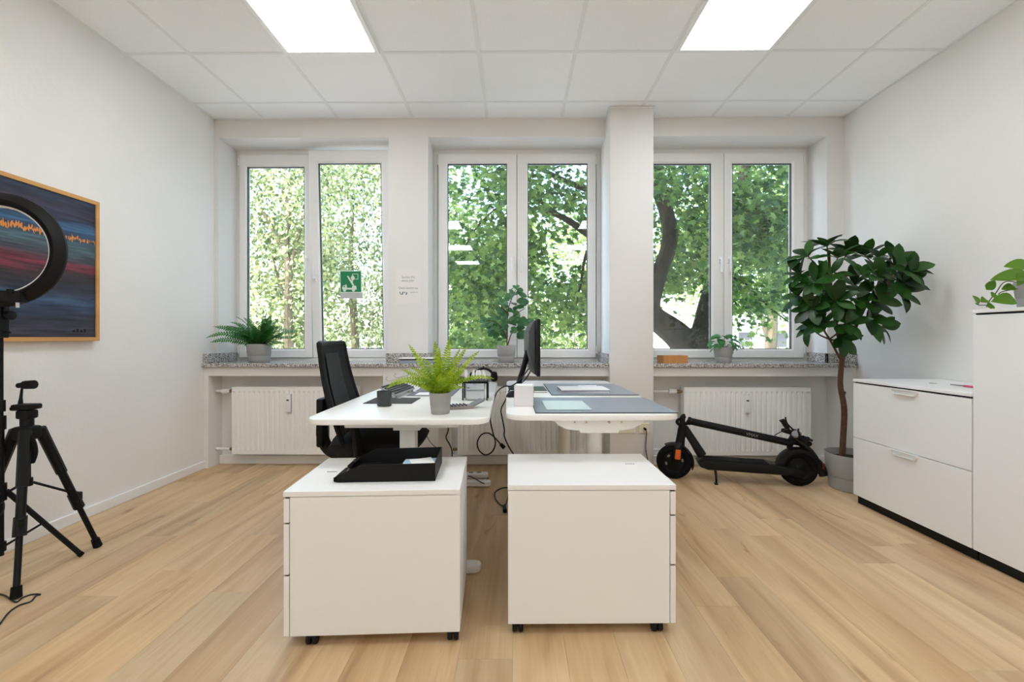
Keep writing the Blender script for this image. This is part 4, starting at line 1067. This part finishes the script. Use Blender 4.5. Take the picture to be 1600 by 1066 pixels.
mo = n.new('ShaderNodeMix'); mo.data_type = 'RGBA'; l.new(om, mo.inputs[0]); l.new(dk_.outputs[2], mo.inputs[6]); mo.inputs[7].default_value = lin((226, 138, 52))
l.new(mo.outputs[2], b.inputs['Base Color']); b.inputs['Roughness'].default_value = .5
bp = n.new('ShaderNodeBump'); bp.inputs['Strength'].default_value = .3; bp.inputs['Distance'].default_value = .002; l.new(nz_((1, 3, 40), 4, 5), bp.inputs['Height']); l.new(bp.outputs[0], b.inputs['Normal'])
cv = B().box(XL+.004, XL+.030, y0+.022, y1-.022, z0+.022, z1-.022).build('canvas', m, t, 0)
sg = B()
for k in range(4): sg.box(XL+.030, XL+.0305, y1-.16+k*.022, y1-.147+k*.022, z0+.05, z0+.062+.008*(k % 2))
sg.build('signature', BLACK, cv, 0)

# ------------------------------------------------------------------ ring light on its stand
YP = 2.0
pb_ = aY(1, 600, YP); pb_.z = 0
t = thing('ring_light', 'large black ring light on a stand, seen from behind in front of the painting', 'ring light', pb_)
cR = aY(-4, 390, YP-.02); rO, rI = .253, .194
ph = math.radians(14); tx_, nx_ = V((math.cos(ph), math.sin(ph), 0)), V((math.sin(ph), -math.cos(ph), 0))
MR = MX(((tx_.x, 0, nx_.x, cR.x-pb_.x), (tx_.y, 0, nx_.y, cR.y-pb_.y), (0, 1, 0, cR.z), (0, 0, 0, 1)))
B().lathe([(rI+.002, -.016), (rO-.004, -.016), (rO, -.010), (rO, .002), (rO-.008, .012), (rI+.034, .020), (rI+.026, .026), (rI+.012, .022), (rI+.002, .012)], 72, MR, closed=True).build('ring_housing', BLACKM, t, 30, world=False)
B().lathe([(rI-.006, -.019), (rO-.006, -.019), (rO-.006, -.0155), (rI+.001, -.0155), (rI+.001, .004), (rI-.006, .004)], 72, MR, closed=True).build('diffuser', PVC, t, 30, world=False)
cl_ = B()
for k in range(5):
    a = math.radians(-50+32*k); cl_.box(-.006, .006, -.004, .004, -.022, .0, .002, M=MR @ MX.Translation(((rI-.002)*math.cos(a), (rI-.002)*math.sin(a), 0)))
cl_.build('clip', PVC, t, 0, world=False)
W = lambda px, py, y=YP: aY(px, py, y)-pb_
pbr = W(0, 465)
B().box(-.14, .128, -.03, .02, pbr.z-.026, pbr.z+.026, .006, 2, M=MX.Translation((0, -.045, 0)) @ MX.Rotation(ph, 4, 'Z')).build('bracket', BLACK, t, world=False)
B().cyl(W(16, 452, 1.95), W(16, 458, 1.95), .012).build('knob', BLACK, t, world=False)
B().cyl(W(27, 473, 1.95), W(27, 481, 1.95), .007).build('knob', CHROME, t, world=False)
B().lathe([(0, 0), (.02, 0), (.022, .01), (.02, .02), (0, .022)], 10, MX.Translation(W(12, 493)) @ MX.Rotation(PI/2, 4, 'Y')).cyl(W(2, 493), W(14, 493), .008).build('knob', BLACK, t, world=False)
B().cyl(W(2, 518), W(14, 519), .005).cyl(W(9, 518), W(16, 520), .004).build('knob', BLACK, t, world=False)
hd_ = B().box(-.03, .02, -.02, .02, W(0, 528).z, W(0, 476).z, .004); hd_.cyl((-.03, 0, W(0, 485).z), (.025, 0, W(0, 485).z), .012); hd_.build('swivel_head', BLACK, t, world=False)
zp = [(0, .43), (.43, .62), (.62, W(0, 525).z)]
for k, (a, b_) in enumerate(((.36, .70), (.70, W(0, 525).z))): B().cyl((0, 0, a), (0, 0, b_), .012-.003*k).build('pole', BLACKM, t, world=False)
B().cyl((0, 0, .10), (0, 0, .38), .011).cyl((0, 0, .66), (0, 0, .72), .018).cyl((0, 0, .74), (0, 0, .79), .016).cyl((0, 0, .345), (0, 0, .42), .02).cyl((0, 0, .12), (0, 0, .16), .018).build('collar', BLACK, t, world=False)
tp = aZ(127, 867, .012)-pb_
for k in range(3):
    v = MX.Rotation(2*PI*k/3, 3, 'Z') @ V((tp.x, tp.y, 0))
    v = v*(1 if k == 0 else .96)
    lg = B().tube([(v.x*.06, v.y*.06, .385), (v.x, v.y, .012)], [.011, .011], 10, 0).build('leg', BLACKM, t, world=False)
    B().tube([(v.x*.97, v.y*.97, .022), (v.x*1.01, v.y*1.01, .010)], [.0125, .0125], 10, 0).build('rubber_foot', RUBBER, lg, world=False)
    B().tube([(v.x*.05, v.y*.05, .14), (v.x*.5, v.y*.5, .205)], [.005, .005], 6, 0).build('strut', BLACKM, t, world=False)

# ------------------------------------------------------------------ camera tripod
F1, F2 = aZ(25, 936, 0), aZ(153, 855, 0)
mid = (F1+F2)/2; dv = (F2-F1); per = V((-dv.y, dv.x, 0)).normalized()
F3 = mid+per*dv.length*.866
ctr = (F1+F2+F3)/3
t = thing('camera_tripod', 'black camera tripod with folding legs and an empty phone clamp', 'tripod', (ctr.x, ctr.y, 0))
zh = .655
B().cyl((0, 0, .40), (0, 0, .70), .013).build('centre_column', BLACKM, t, world=False)
B().box(-.038, .038, -.034, .034, zh-.05, zh+.012, .010, 2).cyl((0, 0, zh), (0, 0, zh+.05), .024).build('hub', BLACK, t, world=False)
B().cyl((0, 0, .395), (0, 0, .43), .02).build('brace_collar', BLACK, t, world=False)
for F in (F1, F2, F3):
    f = F-ctr; f.z = 0
    top = f*.16+V((0, 0, zh-.005)); ft = f+V((0, 0, .012))
    P_ = lambda u: top+(ft-top)*u
    lg = B().tube([P_(0), P_(.36)], [.0225, .021], 8, 0).build('leg', BLACK, t, world=False)
    B().tube([P_(.3), P_(.62)], [.0165, .0165], 10, 0).build('leg_section', BLACKM, lg, world=False)
    B().tube([P_(.54), P_(.66)], [.0215, .0225], 8, 0).box(-.012, .012, -.012, .012, -.02, .02, .004, M=MX.Translation(P_(.57)+f.normalized()*.018)).build('leg_lock', BLACK, lg, world=False)
    B().tube([P_(.62), P_(.98)], [.0115, .0115], 10, 0).build('leg_section', BLACKM, lg, world=False)
    B().tube([P_(.945), f+V((0, 0, .004))], [.017, .019], 8, 0).build('rubber_foot', RUBBER, lg, world=False)
    B().tube([(f.x*.05, f.y*.05, .41), P_(.53)], [.0055, .0055], 6, 0).build('brace', BLACKM, t, world=False)
hd = B(); hd.box(-.03, .03, -.025, .025, zh+.045, zh+.085, .008, 2); hd.box(-.045, .042, -.03, .03, zh+.088, zh+.112, .006, 2); hd.cyl((-.07, 0, zh+.09), (-.03, 0, zh+.09), .010); hd.build('pan_head', BLACK, t, world=False)
B().tube([(.02, -.03, zh+.0), (.055, -.03, zh-.045), (.065, -.03, zh-.10), (.05, -.03, zh-.145)], [.008, .011, .013, .014], 8, 4).build('pan_handle', RUBBER, t, world=False)
B().tube([(-.03, 0, zh+.105), (-.028, 0, zh+.14), (-.022, 0, zh+.19)], [.011, .006, .004], 8, 3).build('clamp_post', BLACK, t, world=False)
B().cyl((-.04, 0, zh+.195), (-.012, 0, zh+.198), .012).cyl((-.012, 0, zh+.198), (.032, 0, zh+.2), .019, .020, 12).build('phone_clamp', BLACK, t, world=False)

# cables on the floor near the tripods
def cable(label, pts, r=.003, plug=None, cat='cable', name='cable', sm=8):
    loc = V(pts[0])
    t_ = thing(name, label, cat, loc)
    B().tube(pts, r, 7, sm).build('cord', CABLE, t_)
    if plug:
        a, b_ = V(plug[0]), V(plug[1]); B().tube([a, b_], [r*2.4, r*3.0], 8, 0).build('plug', BLACK, t_)
    return t_
G = lambda px, py, z=.004: aZ(px, py, z)
cable('black cable lying on the planks around the tripod foot', [G(-8, 984), G(0, 975), G(14, 957), G(30, 946), G(48, 940), G(56, 931), G(63, 929), G(50, 929), G(36, 934), G(26, 941), G(18, 938), G(8, 931), G(-6, 927)])
cable('black cable looping from the ring light stand behind the tripod', [aY(0, 690, 2.0), aY(8, 689, 2.05), aY(16, 682, 2.1)], .003)
cable('black cable hanging in a loop beside the ring light stand', [aY(-2, 790, 1.96), aY(5, 785, 1.96), aY(6, 795, 1.96), aY(2, 804, 1.96), aY(-5, 808, 1.96)], .003)

# ------------------------------------------------------------------ left desk: things on it
p_ = aZ(597.5, 636, ZL)
t = thing('cup', 'dark grey cup on the mouse mat', 'cup', (p_.x, p_.y+.034, ZL+.003))
B().lathe([(0, 0), (.034, 0), (.036, .003), (.0365, .070), (.0355, .072), (.033, .070), (.032, .008), (0, .007)], 32).build('cup_wall', mat('dark_ceramic', (62, 63, 66), .55), t, 40, world=False)
B().lathe([(0, .052), (.0326, .052)], 24).build('contents', DGREY, t, world=False)
solo(B().box(-.127, .127, -.11, .11, 0, .003, .001), 'mouse_mat', mat('charcoal_mat', (70, 68, 68), .85, bump=(300, .2, .001)), 'charcoal mouse mat under the dark cup', 'mouse mat', (-.665, 2.46, ZL), math.radians(0), None, 0)
solo(B().box(-.12, .15, -.22, .22, 0, .003, .001), 'desk_pad', mat('slate_pad', (112, 114, 122), .6), 'slate grey desk pad behind the keyboard', 'desk pad', (-.52, 2.87, ZL), 0, None, 0)
solo(B().box(-.05, .05, -.06, .06, 0, .002), 'note_card', PAPER, 'white card lying on the slate desk pad', 'card', (-.545, 2.74, ZL+.003), 0, None, 0)
# keyboard on a little stand
t = thing('keyboard', 'grey keyboard with dark keys propped up on a stand beside the cup', 'keyboard', (-.70, 2.70, ZL), math.radians(-4))
MK = MX.Translation((0, 0, .042)) @ MX.Rotation(math.radians(24), 4, 'Y') @ MX.Diagonal((.84, .84, .84, 1))
B().box(-.065, .065, -.21, .21, -.006, .006, .004, 2, M=MK).build('case', mat('silver_plastic', (176, 178, 180), .35, metal=.3), t, world=False)
kme = None
for r_ in range(5):
    for k in range(15):
        if kme is None: kme = B().box(-.0078, .0078, -.0115, .0115, 0, .007, .0015).mesh('key', DGREY, 0)
        place('key', kme, t, MK @ MX.Translation((-.048+.024*r_, -.192+.0272*k, .006)))
for sy in (-.15, .15): B().box(-.044, -.034, sy-.006, sy+.006, .004, .056, .002).box(.036, .046, sy-.006, sy+.006, .004, .022, .002).box(-.07, .07, sy-.006, sy+.006, 0, .005, .001).build('stand', mat('silver_metal', (190, 190, 192), .3, metal=.6), t, 0, world=False)
# calculator
t = thing('calculator', 'pocket calculator with tilted display in front of the pen holder', 'calculator', (-.265, 2.21, ZL), math.radians(-70))
MC = MX.Rotation(math.radians(0), 4, 'X')
B().box(-.04, .04, -.065, .055, 0, .014, .004, 2).build('case', mat('warm_grey_plastic', (150, 140, 136), .45), t, world=False)
km = B().box(-.0055, .0055, -.0045, .0045, 0, .005, .0015).mesh('key', DGREY, 0)
for i in range(5):
    for j in range(5): place('key', km, t, MX.Translation((-.028+.014*i, -.052+.0175*j, .014)))
B().box(-.038, .038, 0, .06, -.004, .004, .002, M=MX.Translation((0, .05, .012)) @ MX.Rotation(math.radians(24), 4, 'X')).build('display', MGREY, t, world=False)
# pen holder with clear note box
p_ = aZ(742, 626, ZL)
t = thing('pen_holder', 'black framed clear note box with pen holder on the fern desk', 'pen holder', (p_.x, p_.y+.05, ZL))
fr = B()
for sx_ in (-.066, .066):
    for sy in (-.045, .045): fr.box(sx_-.004, sx_+.004, sy-.003, sy+.003, 0, .10)
for sy in (-.045, .045): fr.box(-.07, .07, sy-.003, sy+.003, .092, .102)
for sx_ in (-.066, .066): fr.box(sx_-.004, sx_+.004, -.045, .045, .092, .102)
fr.build('frame', BLACK, t, 0, world=False)
bx = B().box(-.052, .052, -.049, -.046, .0, .086).box(-.052, .052, .038, .041, .0, .086).box(-.052, -.049, -.046, .038, 0, .086).box(.049, .052, -.046, .038, 0, .086).box(-.052, .052, -.049, .041, 0, .003)
bx.build('clear_box', ACRYL, t, 0, world=False)
B().box(-.06, .06, -.04, .042, .098, .104).build('tray', DGREY, t, 0, world=False)
hp = V(t.location)
solo(B().box(-.046, .046, -.043, .036, .004, .05, .001), 'note_block', PAPER, 'block of white notes inside the clear box', 'paper', hp, 0, None, 0)
for k, (dx, a) in enumerate(((-.052, 0), (-.018, 8), (.004, 6), (.027, -8), (.052, -10))):
    M_ = MX.Translation((hp.x+dx, hp.y-.015+.012*(k % 2), hp.z+.105)) @ MX.Rotation(math.radians(a), 4, 'Y')
    pen = thing('glue_pen', ['white marker standing beside the clear box, leftmost of the five', 'white marker in the pen tray, second of the five', 'white marker in the middle of the pen tray', 'white marker leaning in the pen tray, fourth of the five', 'white marker in the pen tray, rightmost of the five'][k], 'marker', M_.translation, 0, 'white markers in the pen tray')
    pen.rotation_euler = (0, math.radians(a), 0)
    B().lathe([(0, 0), (.008, 0), (.009, .004), (.009, .036), (.007, .046), (.004, .058), (0, .059)], 14).build('barrel', PVC, pen, world=False)
    B().lathe([(.0092, .0), (.0095, .006), (.0092, .012)], 14).build('grip_ring', MGREY, pen, world=False)
# headset behind
t = thing('headset', 'black headset lying behind the pen holder', 'headset', aZ(755, 600, ZL)+V((0, .1, 0)), math.radians(20))
hs = [(math.cos(a)*.085, .02, .02+math.sin(a)*.085) for a in [PI*k/10 for k in range(11)]]
B().tube(hs, .010, 8, 3).build('headband', BLACK, t, world=False)
for sx_ in (-.085, .085): B().lathe([(.008, -.018), (.036, -.016), (.04, 0), (.036, .018), (.01, .02)], 18, MX.Translation((sx_, .02, .041)) @ MX.Rotation(PI/2, 4, 'Y')).build('ear_cup', RUBBER, t, world=False)
B().tube([(-.085, .0, .03), (-.10, -.07, .012), (-.06, -.12, .012)], [.005, .004, .006], 7, 5).build('microphone_arm', BLACK, t, world=False)
B().tube([(.0, .02, .104), (.0, .02, .125)], [.006, .005], 8, 0).build('adjuster', BLACK, t, world=False)
q = aZ(718, 598, ZL)
t = thing('desk_phone', 'flat black phone base behind the bright fern', 'phone', (q.x-.02, q.y, ZL), math.radians(10))
B().prism([(-.08, 0), (.08, 0), (.08, .02), (.0, .035), (-.08, .05)], -.08, .08, XYZ, .006, 2).build('base', BLACK, t, world=False)
B().box(-.075, -.035, -.09, .09, .048, .07, .01, 2).build('handset', RUBBER, t, world=False)
cable('thin dark cord from the phone base across the fern desk', [aZ(712, 601, ZL+.003), aZ(716, 604, ZL+.003), aZ(726, 606, ZL+.003), aZ(734, 606, ZL+.003)], .0025)
# wire hooks on the pier
t = thing('hook_rail', 'thin wire rail with curled ends on the wall pier below the granite sill', 'hook rail', (-.95, 3.66, .72))
for (a, b_) in (((607, 595), (648, 588)), ((620, 590), (668, 579))):
    p0_, p1_ = aY(a[0], a[1], 3.645), aY(b_[0], b_[1], 3.66)
    B().tube([p0_+V((-.004, 0, .03)), p0_+V((-.02, 0, .022)), p0_+V((-.012, 0, .002)), p0_+V((.02, 0, 0)), p1_], .0026, 6, 5).build('wire', CHROME, t)
for px in (648, 665): B().cyl(aY(px, 584, 3.69), aY(px, 584, 3.655), .006).build('mount', CHROME, t)
# flat device on the sill
a_ = aZ(650, 566, .857)
t = thing('document_tray', 'flat blue-grey box with a white lid on the granite sill behind the fern', 'box', (-.79, 3.735, .857))
B().box(-.15, .15, -.07, .05, 0, .03, .003).build('box', mat('blue_grey_plastic', (150, 160, 178), .4), t, 0, world=False)
B().box(-.155, .155, -.075, .05, .03, .036).build('gap', BLACK, t, 0, world=False)
B().box(-.155, .155, -.078, .05, .036, .048, .003).build('lid', PVC, t, 0, world=False)

# ------------------------------------------------------------------ right desk: things on it
PAD = mat('blue_grey_desk_pad', (136, 146, 158), .3, spec=.5)
def pad(label, x0, x1, y0, y1, rot):
    t_ = thing('desk_pad', label, 'desk pad', ((x0+x1)/2, (y0+y1)/2, ZR), math.radians(rot), 'blue-grey desk pads')
    hx, hy = (x1-x0)/2, (y1-y0)/2
    B().box(-hx, hx, -hy, hy, 0, .003, .001).build('pad', PAD, t_, 0, world=False)
    B().box(-hx, hx, -hy-.0015, -hy+.003, 0, .0045, .001).box(-hx-.0015, -hx+.003, -hy, hy, 0, .0045, .001).build('edge', DGREY, t_, 0, world=False)
    return t_
pad('blue-grey desk pad at the near edge of the monitor desk', .085, .722, 2.03, 2.55, .8)
pad('blue-grey desk pad in the middle of the monitor desk, with papers', .205, .715, 2.66, 3.30, .8)
SHEET = mat('filmed_sheet', (206, 222, 220), .35)
solo(B().box(-.105, .105, -.1485, .1485, 0, .0012), 'paper_sheet', SHEET, 'pale sheet lying flat on the near desk pad', 'paper', (.245, 2.25, ZR+.0046), math.radians(1), None, 0)
t = thing('paper_stack', 'stack of white paper on the far desk pad', 'paper', (.42, 2.87, ZR+.0034), math.radians(.5))
for k in range(3): B().box(-.148, .148, -.105, .105, .006*k, .006*k+.0055, .0008, M=MX.Rotation(math.radians((-2, 0, 2)[k]), 4, 'Z')).build('sheaf', PAPER if k != 1 else mat('lilac_card', (150, 150, 172), .6), t, 0, world=False)
t = thing('ballpoint_pen', 'white pen lying behind the paper stack', 'pen', (.49, 3.08, ZR+.0095), math.radians(4))
B().cyl((-.07, 0, 0), (.055, 0, 0), .0055, n=10).build('barrel', PVC, t, world=False); B().cyl((.055, 0, 0), (.072, 0, 0), .005, .0015, n=10).build('tip', CHROME, t, world=False)
p_ = aZ(819, 635.5, ZR)
t = thing('note_box', 'small white open box of notes near the front of the monitor desk', 'box', (p_.x, p_.y+.047, ZR), math.radians(-2))
bx = B(); hw, hh = .047, .098
bx.box(-hw, hw, -hw, -hw+.002, 0, hh).box(-hw, hw, hw-.002, hw, 0, hh).box(-hw, -hw+.002, -hw, hw, 0, hh).box(hw-.002, hw, -hw, hw, 0, hh).box(-hw, hw, -hw, hw, 0, .002)
bx.build('box', mat('white_card', (238, 234, 238), .6), t, 0, world=False)
for k in range(4): B().box(-.043, .043, -.043, .043, .08+.006*k, .0845+.006*k, .0005, M=MX.Rotation(math.radians(R.uniform(-5, 5)), 4, 'Z') @ MX.Rotation(math.radians(R.uniform(-4, 4)), 4, 'Y')).build('note_sheet', PAPER, t, 0, world=False)
q = aZ(798, 622, ZR)
t = thing('computer_mouse', 'black computer mouse beside the white note box', 'mouse', (q.x+.012, q.y+.06, ZR), math.radians(65))
vs = []; fs = []
for i in range(9):
    u = -1+2*i/8
    for k in range(9):
        a = PI*k/8; wv = .031*(1-abs(u)**3*.5)*(1 if abs(u) < 1 else .6); hz = .034*(1-u*u*.55)*(.15 if abs(u) == 1 else 1)
        vs.append((u*.055, -math.cos(a)*wv, max(0, math.sin(a))*hz+.001))
for i in range(8):
    for k in range(8): fs.append([i*9+k, i*9+k+1, (i+1)*9+k+1, (i+1)*9+k])
fs += [list(range(9)), [72+k for k in range(9)][::-1]]
B().add(vs, fs).build('shell', BLACK, t, 60, world=False)
B().cyl((.03, -.004, .028), (.03, .004, .028), .008, n=12).build('scroll_wheel', RUBBER, t, world=False)
q = aZ(840, 607, ZR)
GRN = mat('dark_green_cover', (66, 86, 66), .5)
t = thing('notebook', 'dark green notebook under the monitor', 'notebook', (.145, 2.90, ZR), math.radians(2))
B().box(-.042, .042, -.12, .12, 0, .002, .0005).box(-.042, .042, -.12, .12, .012, .014, .0005).box(-.042, -.039, -.12, .12, 0, .014, .0005).build('cover', GRN, t, 0, world=False)
B().box(-.038, .040, -.117, .117, .002, .012).build('pages', PAPER, t, 0, world=False)
# monitor seen edge-on
t = thing('monitor', 'dark flat monitor seen from its edge on the desk with the grey pads', 'monitor', (.07, 3.02, ZR), math.radians(3))
MB_ = MX.Translation((.045, .02, .275))
vs = []; fs = []
B().box(.0, .022, -.27, .27, -.175, .175, .004, 2, M=MB_).build('panel', BLACK, t, world=False)
B().prism([(-.045, -.03), (-.045, .1), (-.012, .165), (0, .17), (0, -.17), (-.012, -.165)], -.20, .20, MB_ @ XYZ, .006, 2).build('back_shell', mat('dark_grey_shell', (72, 73, 75), .45), t, world=False)
B().box(.022, .0225, -.262, .262, -.165, .168, M=MB_).build('screen', mat('screen_glass', (12, 12, 14), .15), t, 0, world=False)
B().tube([(-.05, .0, .006), (-.045, .0, .05), (-.01, .0, .17), (.01, .0, .25)], [.02, .018, .018, .02], 8, 4).build('stand_arm', BLACK, t, world=False)
B().box(-.12, .005, -.09, .09, 0, .008, .004, 2).build('stand_foot', BLACK, t, world=False)
DY = 2.95
cable('black monitor cable hanging between the desks in a loop with a plug',
      [aY(826, 576, DY), aY(814, 592, DY), aY(800, 603, 2.9), aY(788, 604, 2.85), aY(776, 614, 2.75), aY(769, 636, 2.7), aY(766, 655, 2.68), aY(770, 676, 2.68), aY(774, 692, 2.68), aY(769, 706, 2.68), aY(758, 711, 2.69), aY(748, 703, 2.69), aY(746, 690, 2.7), aY(753, 679, 2.7), aY(763, 677, 2.7), aY(772, 683, 2.71), aY(782, 694, 2.71)], .0042, (aY(782, 694, 2.71), aY(788, 700, 2.71)))
cable('black power cable dropping from the monitor between the desks to the floor',
      [aY(829, 580, DY), aY(820, 594, DY), aY(806, 604, 2.88), aY(797, 608, 2.84), aY(790, 625, 2.76), aY(783, 640, 2.72), aY(785, 655, 2.70), aY(788, 672, 2.70), aY(788, 682, 2.7), aY(796, 700, 2.7), aY(806, 716, 2.72), aY(812, 735, 2.74), G(816, 757)], .0042)
cable('short black cable hanging below the fern desk', [aY(700, 664, 2.9), aY(700, 674, 2.9), aY(697, 684, 2.9), aY(702, 694, 2.9), aY(706, 704, 2.9), aY(706, 716, 2.9), aY(704, 730, 2.95)], .004)
cable('thin brown-grey cord hanging behind the office chair seat', [aY(665, 667, 3.2), aY(667, 682, 3.2), aY(675, 694, 3.2), aY(684, 703, 3.2), aY(690, 720, 3.25)], .0025)
# power strip and floor cable
t = thing('power_strip', 'white power strip on the floor in the gap between the pedestals', 'power strip', aZ(748, 748, 0)+V((-.05, 0.02, 0)), math.radians(4))
B().box(-.17, .12, -.028, .028, 0, .04, .012, 3).build('case', PVC, t, world=False)
for k in range(4): B().cyl((-.13+.06*k, 0, .040), (-.13+.06*k, 0, .0405), .019, n=18).build('socket', MGREY, t, world=False)
cable('black cable looping over the white power strip', [G(732, 744, .046), G(740, 747, .046), G(752, 754, .05), G(758, 755, .02), G(762, 748, .006), G(760, 742, .006), G(752, 741, .01)], .004)
cable('black cable loop on the floor beside the bare pedestal', [G(795, 762), G(784, 763), G(774, 769), G(774, 779), G(782, 789), G(789, 790), G(793, 780), G(796, 768)], .0045, (G(788, 791, .012), G(789, 799, .012)))
# sockets on the pillar
CREAM = mat('cream_plastic', (232, 224, 200), .4)
for (px, nm, lab) in ((976, 2, 'white double wall socket on the pillar beneath the desk'), (1006, 1, 'white single wall socket with a black plug on the pillar')):
    c_ = aY(px, 669, 3.632); zc = c_.z
    t = thing('wall_socket', lab, 'socket', (c_.x, 3.632, zc), 0, 'wall sockets on the pillar')
    wd = .0405*nm
    B().box(-wd, wd, -.011, 0, -.041, .041, .003).build('plate', CREAM, t, 0, world=False)
    for k in range(nm):
        sx_ = (-.038+.076*k) if nm == 2 else 0
        so_ = B().lathe([(.021, 0), (.021, .002), (.0195, .002), (.0195, -.006), (0, -.006)], 24, MX.Translation((sx_, -.0085, 0)) @ MX.Rotation(PI/2, 4, 'X')).build('socket_well', CREAM, t, world=False)
        hl = B()
        for hx in (-.0095, .0095): hl.cyl((sx_+hx, -.0035, 0), (sx_+hx, -.0025, 0), .0028, n=10)
        hl.build('pin_hole', BLACK, so_, world=False)
    if nm == 1:
        x_ = c_.x
        cable('black charger cable hanging from the single wall socket on the pillar', [(x_+.005, 3.60, zc-.008), (x_+.012, 3.598, zc-.03), aY(1009, 700, 3.61), aY(1012, 720, 3.60), aY(1014, 745, 3.58), G(1016, 766)], .0035, ((x_, 3.623, zc), (x_+.004, 3.60, zc-.004)))

# cardboard box on the right sill
t = thing('cardboard_box', 'small flat brown cardboard box on the sill beside the pillar', 'box', (1.29, 3.76, .857), math.radians(7))
B().box(-.105, .105, -.06, .06, 0, .062, .001).build('carton', KRAFT, t, 0, world=False)
B().box(-.1055, .1055, -.0605, .0605, .062, .0635, .0005).build('lid', KRAFT, t, 0, world=False)

# ------------------------------------------------------------------ signs
SG = mat('rescue_green', (28, 132, 84), .5); SW = mat('sign_white', (226, 240, 230), .5)
c_ = aY(548.5, 444, 3.99)
th_ = math.radians(3.1)
t = thing('rescue_sign', 'green rescue sign with a white turntable ladder truck stuck on the open window', 'sign', c_)
t.rotation_euler = (th_, 0, 0)
k_ = 3.99/711
def sgx(px, py): return ((px-548.5)*k_, (444-py)*k_)
def spoly(pts, y0, y1, m_, nm, par):
    pr_ = [sgx(*p) for p in pts]
    return B().prism(pr_, y0, y1, XYZ).build(nm, m_, par, 0, world=False)
back = B().box(-.098, .102, .0, .002, -.128, -.07).build('backing_card', mat('grey_card', (196, 198, 200), .7), t, 0, world=False)
plate = B().box(-.098, .096, -.002, .0, -.076, .118, .0005).build('border', SW, t, 0, world=False)
B().box(-.091, .089, -.003, -.002, -.069, .111).build('green_field', SG, plate, 0, world=False)
z_ = lambda x, y: (515+x/10.323, 410+y/10.323)      # close-up coordinates of the pictogram
Y0_, Y1_ = -.0042, -.003
def pic(pts): spoly([z_(*p) for p in pts], Y0_, Y1_, SW, 'pictogram', plate)
pic([(205, 440), (205, 400), (225, 372), (262, 368), (265, 350), (275, 365), (282, 412), (360, 412), (366, 385), (400, 375), (430, 380), (440, 440)])
for cx in (242, 385): pic([(cx+26*math.cos(a), 448+26*math.sin(a)) for a in [2*PI*k/14 for k in range(14)]])
pic([(285, 225), (305, 218), (400, 365), (372, 378)])
pic([(345, 250), (372, 208), (392, 222), (412, 250), (402, 280), (380, 292), (378, 345), (398, 372), (384, 380), (362, 345), (362, 290)])
for q in ([(372, 185), (466, 185), (466, 193), (372, 193)], [(458, 193), (466, 193), (466, 275), (458, 275)], [(410, 268), (458, 268), (458, 276), (410, 276)], [(372, 193), (380, 193), (380, 215), (372, 215)]): pic(q)
spoly([z_(*p) for p in [(222, 398), (230, 382), (252, 380), (252, 398)]], -.0046, Y0_, SG, 'pictogram', plate)
# paper notice on the pier
c_ = aY(638, 448, 3.82)
t = thing('paper_notice', 'white paper notice with small grey print taped to the wall between the windows', 'notice', (c_.x, 3.819, c_.z))
INK = mat('grey_print', (140, 140, 146), .8); NAVY = mat('navy_print', (44, 66, 96), .7); TEAL = mat('teal_print', (70, 140, 150), .7)
sh = B().box(-.105, .105, -.001, 0, -.148, .148).build('sheet', mat('notice_paper', (235, 233, 230), .8), t, 0, world=False)
MT = lambda x, z: MX(((1, 0, 0, x), (0, 0, -1, -.0012), (0, 1, 0, z), (0, 0, 0, 1)))
TX = lambda s_, sz, px, py, m_: text_mesh(s_, sz, MT((px-638)*3.82/711, (448-py)*3.82/711), m_, 'lettering', sh, .0003)
TX('Suchst Du', .026, 638, 433.3, INK); TX('einen Job?', .026, 637.5, 438.8, INK); TX('Dann komm zu', .026, 638, 450.3, INK)
lg = B()
def st2(x0, y0, x1, y1, w_):
    a, b_ = [((q[0]-638)*3.82/711, (448-q[1])*3.82/711) for q in ((x0, y0), (x1, y1))]
    return [(a[0]-w_, a[1]), (a[0]+w_, a[1]), (b_[0]+w_, b_[1]), (b_[0]-w_, b_[1])]
for q, m_ in ((st2(624.5, 456, 626.5, 460.5, .004), TEAL), (st2(628, 461, 630.2, 456, .004), NAVY), (st2(631.8, 458.5, 633, 456.2, .004), TEAL), (st2(634.4, 461, 636, 457, .004), NAVY)):
    B().prism(q, -.0014, -.001, XYZ).build('logo', m_, sh, 0, world=False)
TX('AGENTUR', .014, 647, 457.2, INK)
